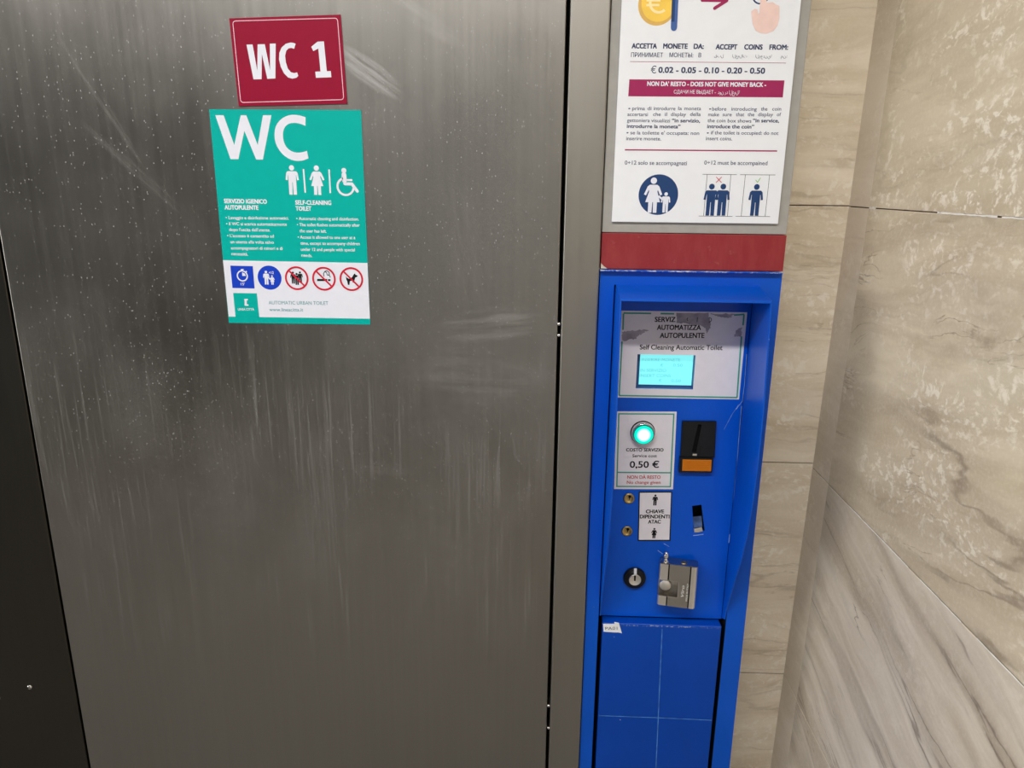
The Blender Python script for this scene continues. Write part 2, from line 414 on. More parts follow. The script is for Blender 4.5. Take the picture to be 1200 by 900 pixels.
class MB:
    """collects shapes given in world coordinates; build() makes ONE mesh object of them"""
    def __init__(self):
        self.bm = bmesh.new()
        self.mats = []
    def mi(self, m):
        if m not in self.mats:
            self.mats.append(m)
        return self.mats.index(m)
    def face(self, pts, m):
        vs = [self.bm.verts.new(p) for p in pts]
        f = self.bm.faces.new(vs)
        f.material_index = self.mi(m)
        return f
    def box(self, x0, x1, y0, y1, z0, z1, m, bevel=0.0, seg=2):
        g = bmesh.ops.create_cube(self.bm, size=1.0)
        vs = g['verts']
        for v in vs:
            v.co = Vector(((x0 + x1) / 2 + v.co.x * (x1 - x0), (y0 + y1) / 2 + v.co.y * (y1 - y0),
                           (z0 + z1) / 2 + v.co.z * (z1 - z0)))
        fs = {f for v in vs for f in v.link_faces}
        for f in fs:
            f.material_index = self.mi(m)
        if bevel:
            es = {e for v in vs for e in v.link_edges}
            bmesh.ops.bevel(self.bm, geom=list(es), offset=bevel, segments=seg, affect='EDGES', profile=0.5)
        return self
    def prism(self, pts, axis, a0, a1, m, bevel=0.0):
        """outline pts in the plane across `axis`, drawn out from a0 to a1"""
        def mk(p, a):
            if axis == 'Y': return (p[0], a, p[1])
            if axis == 'X': return (a, p[0], p[1])
            return (p[0], p[1], a)
        va = [self.bm.verts.new(mk(p, a0)) for p in pts]
        vb = [self.bm.verts.new(mk(p, a1)) for p in pts]
        fs = [self.bm.faces.new(va), self.bm.faces.new(vb[::-1])]
        k = len(pts)
        for i in range(k):
            fs.append(self.bm.faces.new((va[i], vb[i], vb[(i + 1) % k], va[(i + 1) % k])))
        for f in fs:
            f.material_index = self.mi(m)
        bmesh.ops.recalc_face_normals(self.bm, faces=fs)
        if bevel:
            es = {e for f in fs[:2] for e in f.edges}
            bmesh.ops.bevel(self.bm, geom=list(es), offset=bevel, segments=2, affect='EDGES', profile=0.5)
        return self
    def plate(self, outer, holes, y0, y1, m, inner=None):
        """flat plate (x, z outlines) with holes, front at y0, back at y1"""
        loops = [outer] + list(holes)
        es = []
        rings = []
        for lp in loops:
            vs = [self.bm.verts.new((p[0], y0, p[1])) for p in lp]
            rings.append(vs)
            es += [self.bm.edges.new((vs[i], vs[(i + 1) % len(vs)])) for i in range(len(vs))]
        r = bmesh.ops.triangle_fill(self.bm, use_beauty=True, use_dissolve=True, edges=es, normal=(0, -1, 0))
        fs = [g for g in r['geom'] if isinstance(g, bmesh.types.BMFace)]
        for f in fs:
            f.material_index = self.mi(m)
            f.normal_update()
            if f.normal.y > 0:
                f.normal_flip()
        for j, vs in enumerate(rings):
            back = [self.bm.verts.new((v.co.x, y1, v.co.z)) for v in vs]
            for i in range(len(vs)):
                k = (i + 1) % len(vs)
                f = self.bm.faces.new((vs[i], vs[k], back[k], back[i]))
                f.material_index = self.mi(m if (j == 0 or inner is None) else inner)
        return self
    def lathe(self, c, prof, m, axis='Y', n=40):
        """prof: (radius, distance along the axis) pairs from one end to the other; capped where the radius is 0"""
        rings = []
        for r, a in prof:
            if r <= 1e-6:
                rings.append([self.bm.verts.new(self._ax(c, 0, 0, a, axis))])
            else:
                rings.append([self.bm.verts.new(self._ax(c, r * math.cos(2 * math.pi * i / n), r * math.sin(2 * math.pi * i / n), a, axis)) for i in range(n)])
        fs = []
        for A, B in zip(rings, rings[1:]):
            for i in range(n):
                k = (i + 1) % n
                q = []
                for v in (A[i % len(A)], A[k % len(A)], B[k % len(B)], B[i % len(B)]):
                    if v not in q: q.append(v)
                if len(q) > 2:
                    fs.append(self.bm.faces.new(q))
        for f in fs:
            f.material_index = self.mi(m)
            f.smooth = True
        bmesh.ops.recalc_face_normals(self.bm, faces=fs)
        return self
    def _ax(self, c, u, v, a, axis):
        if axis == 'Y': return (c[0] + u, c[1] + a, c[2] + v)
        if axis == 'Z': return (c[0] + u, c[1] + v, c[2] + a)
        return (c[0] + a, c[1] + u, c[2] + v)
    # ---- flat printed shapes on a plane y = Y, outlines in (x, z)
    def flat(self, pts, Y, m):
        f = self.face([(p[0], Y, p[1]) for p in pts], m)
        f.normal_update()
        if f.normal.y > 0:
            f.normal_flip()
        if len(pts) > 4:
            bmesh.ops.triangulate(self.bm, faces=[f])
        return self
    def disc(self, c, r, Y, m, n=40, sx=1.0):
        return self.flat([(c[0] + sx * r * math.cos(2 * math.pi * i / n), c[1] + r * math.sin(2 * math.pi * i / n)) for i in range(n)], Y, m)
    def ring(self, c, r0, r1, Y, m, a0=0.0, a1=360.0, n=40):
        for i in range(n):
            t0 = math.radians(a0 + (a1 - a0) * i / n)
            t1 = math.radians(a0 + (a1 - a0) * (i + 1) / n)
            q = [(c[0] + r * math.cos(t), c[1] + r * math.sin(t)) for r, t in ((r0, t0), (r1, t0), (r1, t1), (r0, t1))]
            self.flat(q, Y, m)
        return self
    def stroke(self, pts, w, Y, m, round_ends=True):
        for a, b in zip(pts, pts[1:]):
            dx, dz = b[0] - a[0], b[1] - a[1]
            L = math.hypot(dx, dz) or 1e-9
            nx, nz = -dz / L * w / 2, dx / L * w / 2
            self.flat([(a[0] + nx, a[1] + nz), (b[0] + nx, b[1] + nz), (b[0] - nx, b[1] - nz), (a[0] - nx, a[1] - nz)], Y, m)
        if round_ends:
            for i, p in enumerate(pts):
                self.disc(p, w / 2 * 0.98, Y - 0.00003 * (1 + i % 2), m, 12)
        return self
    def text(self, s, p0, p1, cap, Y, m, bold=0.0, shear=0.0):
        """lettering whose baseline runs from p0 to p1 (x, z), capital height cap"""
        verts, faces, (x0, x1) = glyph_mesh(s, 0.0, shear)
        sz = cap / CAPH
        e = bold * sz                        # how far a heavier letter spreads to each side
        dx, dz = p1[0] - p0[0], p1[1] - p0[1]
        L = math.hypot(dx, dz)
        ux, uz = dx / L, dz / L
        sx = (L - 2 * e) / (x1 - x0)
        k = self.mi(m)
        shifts = [(0, 0)] if bold <= 0 else [(0, 0), (-e, -e * .7), (e, -e * .7), (e, e * .7), (-e, e * .7), (-e, 0), (e, 0)]
        if e > 0.0008:
            shifts += [(-e / 2, -e * .7), (e / 2, -e * .7), (e / 2, e * .7), (-e / 2, e * .7)]
        for q, (hx, hz) in enumerate(shifts):
            vs = []
            for (a, b_) in verts:
                u = (a - x0) * sx + e + hx
                v = b_ * sz + hz
                vs.append(self.bm.verts.new((p0[0] + ux * u - uz * v, Y - q * 0.000004, p0[1] + uz * u + ux * v)))
            for f in faces:
                try:
                    g = self.bm.faces.new([vs[i] for i in f])
                except ValueError:
                    continue
                g.material_index = k
                g.normal_update()
                if g.normal.y > 0:
                    g.normal_flip()
        return self
    def build(self, name, parent=None, smooth=False, label=None, kind=None):
        me = bpy.data.meshes.new(name)
        if parent is not None:
            bmesh.ops.translate(self.bm, verts=self.bm.verts, vec=-origin(parent))
        self.bm.to_mesh(me)
        self.bm.free()
        for m in self.mats:
            me.materials.append(m)
        if smooth:
            for f in me.polygons:
                f.use_smooth = True
        o = bpy.data.objects.new(name, me)
        COL.objects.link(o)
        if parent is not None:
            o.parent = parent
        if label: o['label'] = label
        if kind: o['kind'] = kind
        return o

_gc = {}
def glyph_mesh(s, bold=0.0, shear=0.0):
    key = (s, round(bold, 4), round(shear, 3))
    if key in _gc:
        return _gc[key]
    cu = bpy.data.curves.new('lettering', 'FONT')
    cu.body = s
    cu.size = 1.0
    cu.offset = bold
    cu.shear = shear
    cu.resolution_u = 3
    cu.fill_mode = 'FRONT'
    ob = bpy.data.objects.new('lettering', cu)
    COL.objects.link(ob)
    dg = bpy.context.evaluated_depsgraph_get()
    dg.update()
    ev = ob.evaluated_get(dg)
    me = ev.to_mesh()
    verts = [(v.co.x, v.co.y) for v in me.vertices]
    faces = [tuple(p.vertices) for p in me.polygons]
    ev.to_mesh_clear()
    bpy.data.objects.remove(ob)
    bpy.data.curves.remove(cu)
    xs = [v[0] for v in verts] or [0, 1]
    _gc[key] = (verts, faces, (min(xs), max(xs)))
    return _gc[key]
CAPH = 1.0
CAPH = max(v[1] for v in glyph_mesh('H')[0])

class Plane:
    """a flat sheet in the scene; zoomed photo coordinates (cx, cy) in a crop give points on it"""
    def __init__(self, Y, ox=0.0, oy=0.0, k=1.0):
        self.Y, self.ox, self.oy, self.k = Y, ox, oy, k
    def __call__(self, cx, cy):
        return P(self.ox + cx / self.k, self.oy + cy / self.k, self.Y)
    def crop(self, ox, oy, k):
        return Plane(self.Y, ox, oy, k)
    def d(self, cx, cy, n):
        """size on the plane of n crop units near a crop point"""
        a, b = self(cx, cy), self(cx + n, cy)
        return math.hypot(b[0] - a[0], b[1] - a[1])
    def line(self, mb, s, x0, x1, y, cap, m, Y, bold=0.0, y1=None, shear=0.0):
        a, b = self(x0, y), self(x1, y if y1 is None else y1)
        h = self(x0, y - cap)[1] - a[1]
        mb.text(s, a, b, h, Y, m, bold, shear)

# pictogram people, unit height, feet at (0, 0)
def person(mb, foot, h, Y, m, kind='man', arms='down'):
    def t(pts): return [(foot[0] + x * h, foot[1] + z * h) for x, z in pts]
    mb.disc((foot[0], foot[1] + 0.905 * h), 0.09 * h, Y, m, 20)
    if kind == 'man':
        mb.flat(t([(-.15, .79), (.15, .79), (.20, .74), (.235, .50), (.165, .49), (.145, .66), (.135, .66), (.135, 0.0), (.02, 0.0), (.008, .42), (-.008, .42), (-.02, 0.0), (-.135, 0.0), (-.135, .66), (-.145, .66), (-.165, .49), (-.235, .50), (-.20, .74)]), Y, m)
    else:
        mb.flat(t([(-.11, .79), (.11, .79), (.17, .74), (.265, .52), (.205, .49), (.13, .65), (.12, .60), (.215, .30), (.125, .30), (.125, 0.0), (.02, 0.0), (.01, .30), (-.01, .30), (-.02, 0.0), (-.125, 0.0), (-.125, .30), (-.215, .30), (-.12, .60), (-.13, .65), (-.205, .49), (-.265, .52), (-.17, .74)]), Y, m)
    return mb

# ================================================================== SETTING
XW, XT, ZW = 0.6411, 0.012, 1.545           # right wall: x at ZW and its slight lean
YB = 0.15                                    # back wall behind the kiosk
def xw(z): return XW + XT * (z - ZW)
ROOM_Y = -5.2

mb = MB(); mb.box(-6.0, 1.2, ROOM_Y, 0.4, -0.06, 0.0, M_FLOOR)
tag(mb.build('floor'), kind='structure', label='dark stone floor below the steel door', cat='floor')
mb = MB(); mb.box(-4.2, 1.2, ROOM_Y, 0.4, 2.95, 3.05, M_CEIL)
tag(mb.build('ceiling'), kind='structure', label='pale ceiling above the steel door', cat='ceiling')

# unseen dark wall added behind the camera for the door's left side to reflect
mb = MB(); mb.box(-6.0, -1.7, -4.4, -4.3, 0.0, 2.95, plain('dark_reflected_wall', (0.035, 0.033, 0.028, 1), 0.6, grain=0.2))
tag(mb.build('wall_reflected'), kind='structure', label='unseen dark wall added for the door to reflect', cat='wall')

# stone wall behind the kiosk: three courses with tight joints
mb = MB()
JB = [0.0, 0.4215, 0.9775, 1.546, 2.13, 2.95]
mb.box(0.03, 0.70, YB + 0.004, YB + 0.05, 0.0, 2.95, M_GROUT)
for a, b_ in zip(JB, JB[1:]):
    mb.box(0.03, xw((a + b_) / 2) + 0.02, YB, YB + 0.03, a + 0.0006, b_ - 0.0006, M_TRAV_BACK, 0.0006, 1)
tag(mb.build('wall_back'), kind='structure', label='strip of beige travertine wall behind the blue kiosk', cat='wall')

# right wall: a narrow edge strip by the corner, then the big slabs, courses split by joints
mb = MB()
JR = [0.0, 0.42, 0.9665, 1.5445, 2.13, 2.95]
YS = 0.055
def slab(y0, y1, z0, z1, m, proud=0.0):
    pts = []
    g = 0.0011
    for (y, z) in ((y0 + g * 0.4, z0 + g), (y1 - g * 0.4, z0 + g), (y1 - g * 0.4, z1 - g), (y0 + g * 0.4, z1 - g)):
        pts.append((y, z))
    va = [mb.bm.verts.new((xw(z) - proud, y, z)) for y, z in pts]
    vb = [mb.bm.verts.new((xw(z) + 0.03, y, z)) for y, z in pts]
    fs = [mb.bm.faces.new(va), mb.bm.faces.new(vb[::-1])]
    for i in range(4):
        fs.append(mb.bm.faces.new((va[i], vb[i], vb[(i + 1) % 4], va[(i + 1) % 4])))
    for f in fs: f.material_index = mb.mi(m)
    bmesh.ops.recalc_face_normals(mb.bm, faces=fs)
    bmesh.ops.bevel(mb.bm, geom=list(fs[0].edges), offset=0.0007, segments=1, affect='EDGES')
COURSE = [M_TRAV_LOW, M_TRAV_LOW, M_TRAV_MID, M_TRAV_UP, M_TRAV_UP]
for i, (a, b_) in enumerate(zip(JR, JR[1:])):
    slab(YS, YB + 0.004, a, b_, M_TRAV_EDGE)
    slab(-1.55, YS, a, b_, COURSE[i], 0.0006)
    slab(-3.2, -1.55, a, b_, COURSE[i])
z0, z1 = 0.0, 2.95
va = [(xw(z) + 0.0035, y, z) for y, z in ((-3.2, z0), (YB, z0), (YB, z1), (-3.2, z1))]
mb.face(va, M_GROUT)
# crumbling white filler pressed into the joints
def filler(zj, y0, y1, amp, n, seed):
    r = random.Random(seed)
    up, lo = [], []
    for i in range(n + 1):
        y = y0 + (y1 - y0) * i / n
        up.append((y, zj + 0.0006 + amp * r.random()))
        lo.append((y, zj - 0.0006 - amp * r.random()))
    for i in range(n):
        q = [lo[i], lo[i + 1], up[i + 1], up[i]]
        mb.face([(xw(z) - 0.0012, y, z) for y, z in q], M_GROUTW)
filler(1.5445, 0.052, 0.022, 0.0030, 10, 1)
filler(1.5445, -0.20, -0.36, 0.0012, 20, 2)
filler(1.5445, -0.37, -0.60, 0.0008, 20, 3)
filler(0.9665, -0.06, -0.30, 0.0010, 26, 4)
filler(0.9665, -0.34, -0.46, 0.0006, 16, 5)
filler(0.9665, -0.50, -0.90, 0.0009, 30, 6)
tag(mb.build('wall_right'), kind='structure', label='beige veined travertine wall on the right', cat='wall')

# steel door, the steel panel left of it, and the jamb on its right
def tall_plate(name, x0, x1, y0, y1, z0, z1, m, bev, label, cat):
    mb = MB()
    mb.box(x0, x1, y0, y1, z0, z1, m, bev, 3)
    return tag(mb.build(name), kind='structure', label=label, cat=cat)
door = tall_plate('door_1', -1.0600, 0.0418, 0.0, 0.035, 0.02, 2.40, M_STEEL, 0.0022, 'large brushed stainless steel toilet door with dried water marks', 'door')
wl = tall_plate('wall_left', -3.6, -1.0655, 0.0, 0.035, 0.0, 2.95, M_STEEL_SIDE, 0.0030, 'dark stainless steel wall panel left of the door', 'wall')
jamb = tall_plate('trim_1', 0.0490, 0.1195, -0.006, 0.035, 0.0, 2.95, M_STEEL_JAMB, 0.003, 'stainless steel jamb strip between the door and the blue kiosk', 'door frame')
mb = MB(); mb.box(-3.6, 0.14, 0.045, 0.08, 0.0, 2.95, M_GAP)
tag(mb.build('wall_front'), kind='structure', label='dark backing behind the gaps around the steel door', cat='wall')
mb = MB(); mb.box(-1.0655, 0.049, 0.0, 0.035, 2.407, 2.95, M_STEEL_SIDE, 0.003, 3)
tag(mb.build('trim_2'), kind='structure', label='stainless steel panel over the door', cat='door frame')

# pins in the gap and the screws on the side panel
for px, py, parent in ((653.5, 379.5, jamb), (653.5, 392.5, jamb), (641.8, 826, jamb), (641.8, 852, jamb)):
    c = P(px, py, 0.001)
    mb = MB()
    mb.lathe((c[0] + 0.0025, 0.0, c[1]), [(0, -0.0045), (0.0022, -0.0042), (0.0034, -0.0028), (0.0036, 0.0), (0.0034, 0.045)], M_CHROME, 'Y', 16)
    mb.build('pin', parent, label='small bright pin in the gap beside the door')
for px, py in ((35, 805), (-2, 818)):
    c = P(px, py, 0.0)
    mb = MB()
    mb.lathe((c[0], 0, c[1]), [(0, -0.004), (0.003, -0.0037), (0.0052, -0.0022), (0.0058, 0.0), (0.0058, 0.004)], M_CHROME, 'Y', 20)
    mb.box(c[0] - 0.0042, c[0] + 0.0042, -0.0044, -0.0030, c[1] - 0.0006, c[1] + 0.0006, M_GAP)
    mb.build('screw', wl, label='small bright screw head')

# ceiling lamps that light the place
def ceiling_lamp(cx, cy, L, power, label):
    lamp = empty('ceiling_lamp', (cx, cy, 2.95), label, 'lamp')
    mb = MB(); mb.box(cx - L / 2, cx + L / 2, cy - 0.10, cy + 0.10, 2.88, 2.95, M_FIX, 0.004); mb.build('housing', lamp)
    mb = MB(); mb.box(cx - L / 2 + 0.03, cx + L / 2 - 0.03, cy - 0.08, cy + 0.08, 2.862, 2.88, M_TUBE, 0.006); mb.build('diffuser', lamp)
    ld = bpy.data.lights.new('tube_light', 'AREA')
    ld.shape = 'RECTANGLE'; ld.size = L - 0.1; ld.size_y = 0.15
    ld.energy = power
    ld.color = LAMP_COLOR
    lo = bpy.data.objects.new('tube_light', ld)
    lo.location = (0.0, 0.0, -0.095)
    lo.parent = lamp
    COL.objects.link(lo)
for a in LAMPS: ceiling_lamp(*a)

# ================================================================== SIGNS ON THE DOOR
# ---- maroon number sign
T = 0.0022
A = Plane(-T, 230, 0, 4.2864)
cs = [A(165, 92), A(724, 73), A(758, 521), A(213, 533)]
root = empty('number_sign', ((cs[2][0] + cs[3][0]) / 2, 0.0, min(c[1] for c in cs)),
             'maroon WC 1 sign stuck on the steel door above the teal poster', 'sign')
mb = MB(); mb.prism(cs[::-1], 'Y', -T, 0.0, M_MAROON); mb.build('board', root)
Y1 = -T - 0.0002
rc = [A(181, 104), A(711, 89), A(743, 502), A(222, 517)]
# rounded outline
def rounded(c4, r, n=6):
    out = []
    k = len(c4)
    for i in range(k):
        p, a, b = Vector(c4[i]), Vector(c4[i - 1]), Vector(c4[(i + 1) % k])
        u, v = (a - p).normalized(), (b - p).normalized()
        s, e = p + u * r, p + v * r
        for j in range(n + 1):
            t = j / n
            out.append(tuple((s * (1 - t) + p * t) * (1 - t) + (p * (1 - t) + e * t) * t))
    return out
def inset(pts, w):
    k = len(pts); out = []
    cx = sum(p[0] for p in pts) / k; cz = sum(p[1] for p in pts) / k
    area = sum(pts[i][0] * pts[(i + 1) % k][1] - pts[(i + 1) % k][0] * pts[i][1] for i in range(k))
    sg = 1 if area > 0 else -1
    for i in range(k):
        a, p, b = Vector(pts[i - 1]), Vector(pts[i]), Vector(pts[(i + 1) % k])
        d1 = (p - a); d2 = (b - p)
        d1 = d1.normalized() if d1.length > 1e-9 else d2.normalized()
        d2 = d2.normalized() if d2.length > 1e-9 else d1
        n1 = Vector((-d1.y, d1.x)) * sg; n2 = Vector((-d2.y, d2.x)) * sg
        nn = (n1 + n2)
        nn = nn.normalized() if nn.length > 1e-6 else n1
        f = w / max(0.5, nn.dot(n1))
        out.append(tuple(p + nn * f))
    return out
def frame_line(mb, pts, w, Y, m):
    q = inset(pts, w)
    k = len(pts)
    for i in range(k):
        mb.flat([pts[i], pts[(i + 1) % k], q[(i + 1) % k], q[i]], Y, m)
mb = MB(); frame_line(mb, rounded(rc, 0.0065), 0.0013, Y1, M_PINKL); mb.build('border_line', root)
mb = MB()
# heavy condensed lettering
def seg(mb, pl, pts, Y, m): mb.flat([pl(*p) for p in pts], Y, m)
A2 = Plane(-T, 270, 35, 9.2308)
seg(mb, A2, [(175, 160), (240, 158), (291, 440), (295, 157), (372, 155), (430, 435), (427, 150), (490, 148), (487, 525), (400, 530), (341, 262), (338, 533), (250, 536)], Y1, M_PWHITE)
seg(mb, A2, [(706, 150), (680, 141), (650, 137), (600, 150), (555, 190), (530, 250), (526, 320), (545, 400), (580, 470), (625, 515), (670, 528), (715, 518), (735, 498),
             (722, 460), (690, 468), (655, 458), (622, 420), (600, 350), (592, 280), (605, 225), (630, 200), (660, 196), (690, 205)], Y1, M_PWHITE)
# figure one with a foot bar
seg(mb, A, [(610, 209), (641, 208), (659, 389), (627, 390)], Y1, M_PWHITE)
seg(mb, A, [(598, 360), (676, 357), (679, 388), (601, 391)], Y1 - 0.00005, M_PWHITE)
seg(mb, A, [(610, 209), (622, 209), (624, 238), (588, 257), (578, 235)], Y1 - 0.0001, M_PWHITE)
mb.build('lettering', root)

# ---- teal toilet poster
T = 0.0012
B = Plane(-T, 240, 200, 4.738)
cs = [P(245, 128, -T), P(423, 129, -T), P(433.9, 380.4, -T), P(268.2, 378.4, -T)]
root = empty('toilet_poster', ((cs[2][0] + cs[3][0]) / 2, 0.0, cs[2][1]),
             'teal and white WC information poster on the steel door under the maroon sign', 'poster')
mb = MB(); mb.prism(cs[::-1], 'Y', -T, 0.0, M_TEAL); mb.build('sheet', root)
Y1, Y2, Y3, Y4 = -T - 0.0002, -T - 0.0004, -T - 0.0006, -T - 0.0008
mb = MB(); seg(mb, B, [(101, 497), (903, 512.5), (917.5, 822), (133, 810)], Y1, M_PWHITE); mb.build('white_band', root)
C = Plane(-T, 245, 125, 9.2308)
mb = MB()
seg(mb, C, [(68, 93), (158, 93), (273, 415), (343, 93), (403, 93), (527, 415), (583, 93), (675, 93), (583, 572), (510, 572), (382, 262), (318, 568), (233, 568)], Y1, M_PWHITE)
seg(mb, C, [(1044, 115), (1010, 103), (980, 95), (940, 89), (900, 88), (865, 93), (830, 105), (795, 124), (765, 150), (740, 180), (722, 215), (711, 256), (708, 300), (710, 345), (720, 390), (737, 432), (760, 470),
            (788, 505), (820, 535), (855, 558), (890, 575), (925, 584), (960, 588), (1000, 585), (1030, 578), (1076, 560), (1060, 478), (1035, 486), (1010, 492), (980, 497), (950, 497), (918, 491), (890, 480),
            (862, 462), (840, 440), (822, 412), (810, 380), (802, 345), (800, 310), (801, 280), (808, 250), (821, 222), (840, 200), (863, 186), (890, 178), (920, 175), (950, 178), (975, 183), (1000, 190), (1044, 207)], Y1, M_PWHITE)
mb.build('heading', root)
D = Plane(-T, 325, 190, 11.4286)
mb = MB(); h = D.d(205, 430, 378); person(mb, D(214, 436), h, Y1, M_PWHITE, 'man'); mb.build('man_pictogram', root)
mb = MB(); person(mb, D(543, 440), h, Y1, M_PWHITE, 'woman'); mb.build('woman_pictogram', root)
for a, b_ in (((350, 92), (375, 410)), ((693, 98), (710, 415))):
    mb = MB(); mb.stroke([D(*a), D(*b_)], D.d(350, 200, 20), Y1, M_PWHITE, False); mb.build('divider', root)
mb = MB()
u = D.d(900, 300, 1)
mb.disc(D(891, 112), 33 * u, Y1, M_PWHITE, 24)
mb.stroke([D(894, 170), D(905, 290), D(1000, 293), D(1072, 390)], 40 * u, Y1, M_PWHITE)
mb.stroke([D(905, 240), D(995, 240)], 26 * u, Y2, M_PWHITE)
mb.stroke([D(892, 165), D(900, 250)], 62 * u, Y2, M_PWHITE)
mb.ring(D(915, 328), 94 * u, 122 * u, Y2, M_PWHITE, 105, 372, 36)
mb.build('wheelchair_pictogram', root)
mb = MB()
B.line(mb, 'SERVIZIO IGIENICO', 108, 346, 180, 23, M_PWHITE, Y1, 0.034, 183)
B.line(mb, 'AUTOPULENTE', 111, 299, 215, 23, M_PWHITE, Y1, 0.034, 217)
for s, a, b_, y in (('• Lavaggio e disinfezione automatici.', 117, 467, 269), ('• Il WC si scarica automaticamente', 120, 456, 303),
                    ("dopo l'uscita dell'utente.", 136, 364, 335), ("• L'accesso è consentito ad", 125, 384, 369),
                    ('un utente alla volta salvo', 143, 384, 403), ('accompagnatori di minori e di', 146, 433, 437), ('necessità.', 149, 241, 469)):
    B.line(mb, s, a, b_, y, 17, M_PWHITE, Y1, 0.014, y + 3)
mb.build('italian_lettering', root)
mb = MB()
B.line(mb, 'SELF-CLEANING', 503, 703, 188, 23, M_PWHITE, Y1, 0.034, 190)
B.line(mb, 'TOILET', 505, 593, 221, 23, M_PWHITE, Y1, 0.034, 222)
for s, a, b_, y in (('• Automatic cleaning and disinfection.', 509, 856, 274), ('• The toilet flushes automatically after', 512, 861, 308),
                    ('the user has left.', 527, 677, 342), ('• Access is allowed to one user at a', 517, 836, 377),
                    ('time, except to accompany children', 532, 861, 411), ('under 12 and people with special', 534, 834, 445), ('needs.', 537, 597, 477)):
    B.line(mb, s, a, b_, y, 17, M_PWHITE, Y1, 0.014, y + 3)
mb.build('english_lettering', root)
mb = MB()
B.line(mb, 'AUTOMATIC URBAN TOILET', 355, 686, 742, 19, M_TEALTXT, Y2, 0.0, 745)
B.line(mb, 'www.lineacitta.it', 359, 547, 780, 19, M_TEALTXT, Y2, 0.004, 782)
mb.build('footer_lettering', root)
mb = MB()
seg(mb, B, [(158, 679), (289, 681), (303, 813), (171, 812)], Y2, M_TEAL)
seg(mb, B, [(221, 712), (233, 712), (234, 748), (222, 748)], Y3, M_PWHITE)
seg(mb, B, [(219, 712), (240, 712), (240, 720), (220, 720)], Y4, M_PWHITE)
seg(mb, B, [(222, 742), (243, 742), (244, 750), (223, 750)], Y4, M_PWHITE)
B.line(mb, 'LINEA CITTÀ', 185, 275, 775, 12, M_PWHITE, Y3, 0.02, 776)
mb.build('company_logo', root)
# icons
u = B.d(500, 600, 1)
mb = MB()
seg(mb, B, [(142, 527), (267, 530), (277, 654), (154, 651)], Y2, M_SIGNBLUE)
c = B(209, 584)
mb.ring(c, 24 * u, 31 * u, Y3, M_PWHITE, 0, 360, 32)
mb.flat([c, (c[0], c[1] + 20 * u), (c[0] + 14 * u, c[1] + 14 * u), (c[0] + 20 * u, c[1])], Y3, M_PWHITE)
seg(mb, B, [(200, 546), (216, 546), (216, 552), (200, 552)], Y3, M_PWHITE)
seg(mb, B, [(205, 551), (211, 551), (211, 556), (205, 556)], Y4, M_PWHITE)
mb.stroke([B(228, 557), B(234, 563)], 6 * u, Y3, M_PWHITE, False)
B.line(mb, "15'", 201, 223, 636, 14, M_PWHITE, Y3, 0.02)
mb.build('stopwatch_icon', root)
mb = MB()
mb.disc(B(360, 594), 66 * u, Y2, M_SIGNBLUE, 48)
person(mb, B(345, 632), 76 * u, Y3, M_PWHITE, 'man')
person(mb, B(377, 633), 52 * u, Y3, M_PWHITE, 'woman')
mb.stroke([B(352, 592), B(366, 604)], 7 * u, Y4, M_PWHITE, False)
B.line(mb, '<12', 357, 384, 573, 14, M_PWHITE, Y3, 0.02)
mb.build('escort_icon', root)
def ban(cx, cy, name, inner):
    mb = MB()
    inner(mb)
    c = B(cx, cy)
    mb.ring(c, 55 * u, 65 * u, Y4, M_SIGNRED, 0, 360, 48)
    k = 55 * u * 0.70
    mb.stroke([(c[0] - k, c[1] + k), (c[0] + k, c[1] - k)], 9 * u, Y4 - 0.0001, M_SIGNRED, False)
    mb.build(name, root)
def crowd(mb):
    person(mb, B(493, 627), 66 * u, Y2, M_BLACK, 'man')
    person(mb, B(514, 634), 66 * u, Y3, M_BLACK, 'man')
    person(mb, B(532, 622), 62 * u, Y2, M_BLACK, 'man')
ban(511, 597, 'crowd_ban_icon', crowd)
def smoke(mb):
    seg(mb, B, [(624, 601), (680, 601), (680, 613), (624, 613)], Y2, M_BLACK)
    seg(mb, B, [(684, 602), (698, 602), (698, 613), (684, 613)], Y2, M_BLACK)
    mb.stroke([B(662, 586), B(659, 572), B(666, 560), B(677, 566), B(680, 579), B(692, 581), B(697, 592)], 4 * u, Y2, M_BLACK)
    mb.stroke([B(666, 560), B(678, 555), B(690, 563), B(692, 581)], 4 * u, Y3, M_BLACK)
ban(662, 600, 'smoking_ban_icon', smoke)
def dog(mb):
    mb.flat([B(*p) for p in ((783, 583), (789, 594), (800, 600), (818, 592), (826, 577), (834, 570), (836, 577), (849, 583), (845, 590), (836, 593), (832, 606), (830, 622), (822, 622), (820, 610), (806, 613), (803, 634), (795, 634), (791, 613), (786, 606))], Y2, M_BLACK)
ban(814, 602, 'dog_ban_icon', dog)

# ================================================================== HEADER PANEL ABOVE THE KIOSK
KX0, KX1 = 0.1215, 0.4705
KZ, BZ = 1.4242, 1.4938
root = empty('header_panel', ((KX0 + KX1) / 2, 0.05, KZ),
             'grey metal sign panel with a dark red band, directly above the blue kiosk', 'sign panel')
mb = MB(); mb.box(KX0, KX1, 0.0, YB, BZ + 0.001, 2.35, M_GREY, 0.0015); mb.build('panel', root)
mb = MB()
mb.box(KX0, KX1, -0.0015, YB, KZ + 0.0015, BZ, M_RED, 0.001)
c0, c1, c2 = P(701.5, 302, -0.0018), P(713, 315.5, -0.0018), P(701.5, 315.5, -0.0018)
mb.build('red_band', root)
mb = MB(); mb.prism([(KX0 + 0.0005, KZ + 0.002), (KX0 + 0.0135, KZ + 0.002), (KX0 + 0.006, KZ + 0.0065), (KX0 + 0.0005, KZ + 0.0125)], 'Y', -0.0022, -0.0014, M_BEIGE)
mb.build('bare_corner', root, label='pale chipped corner')

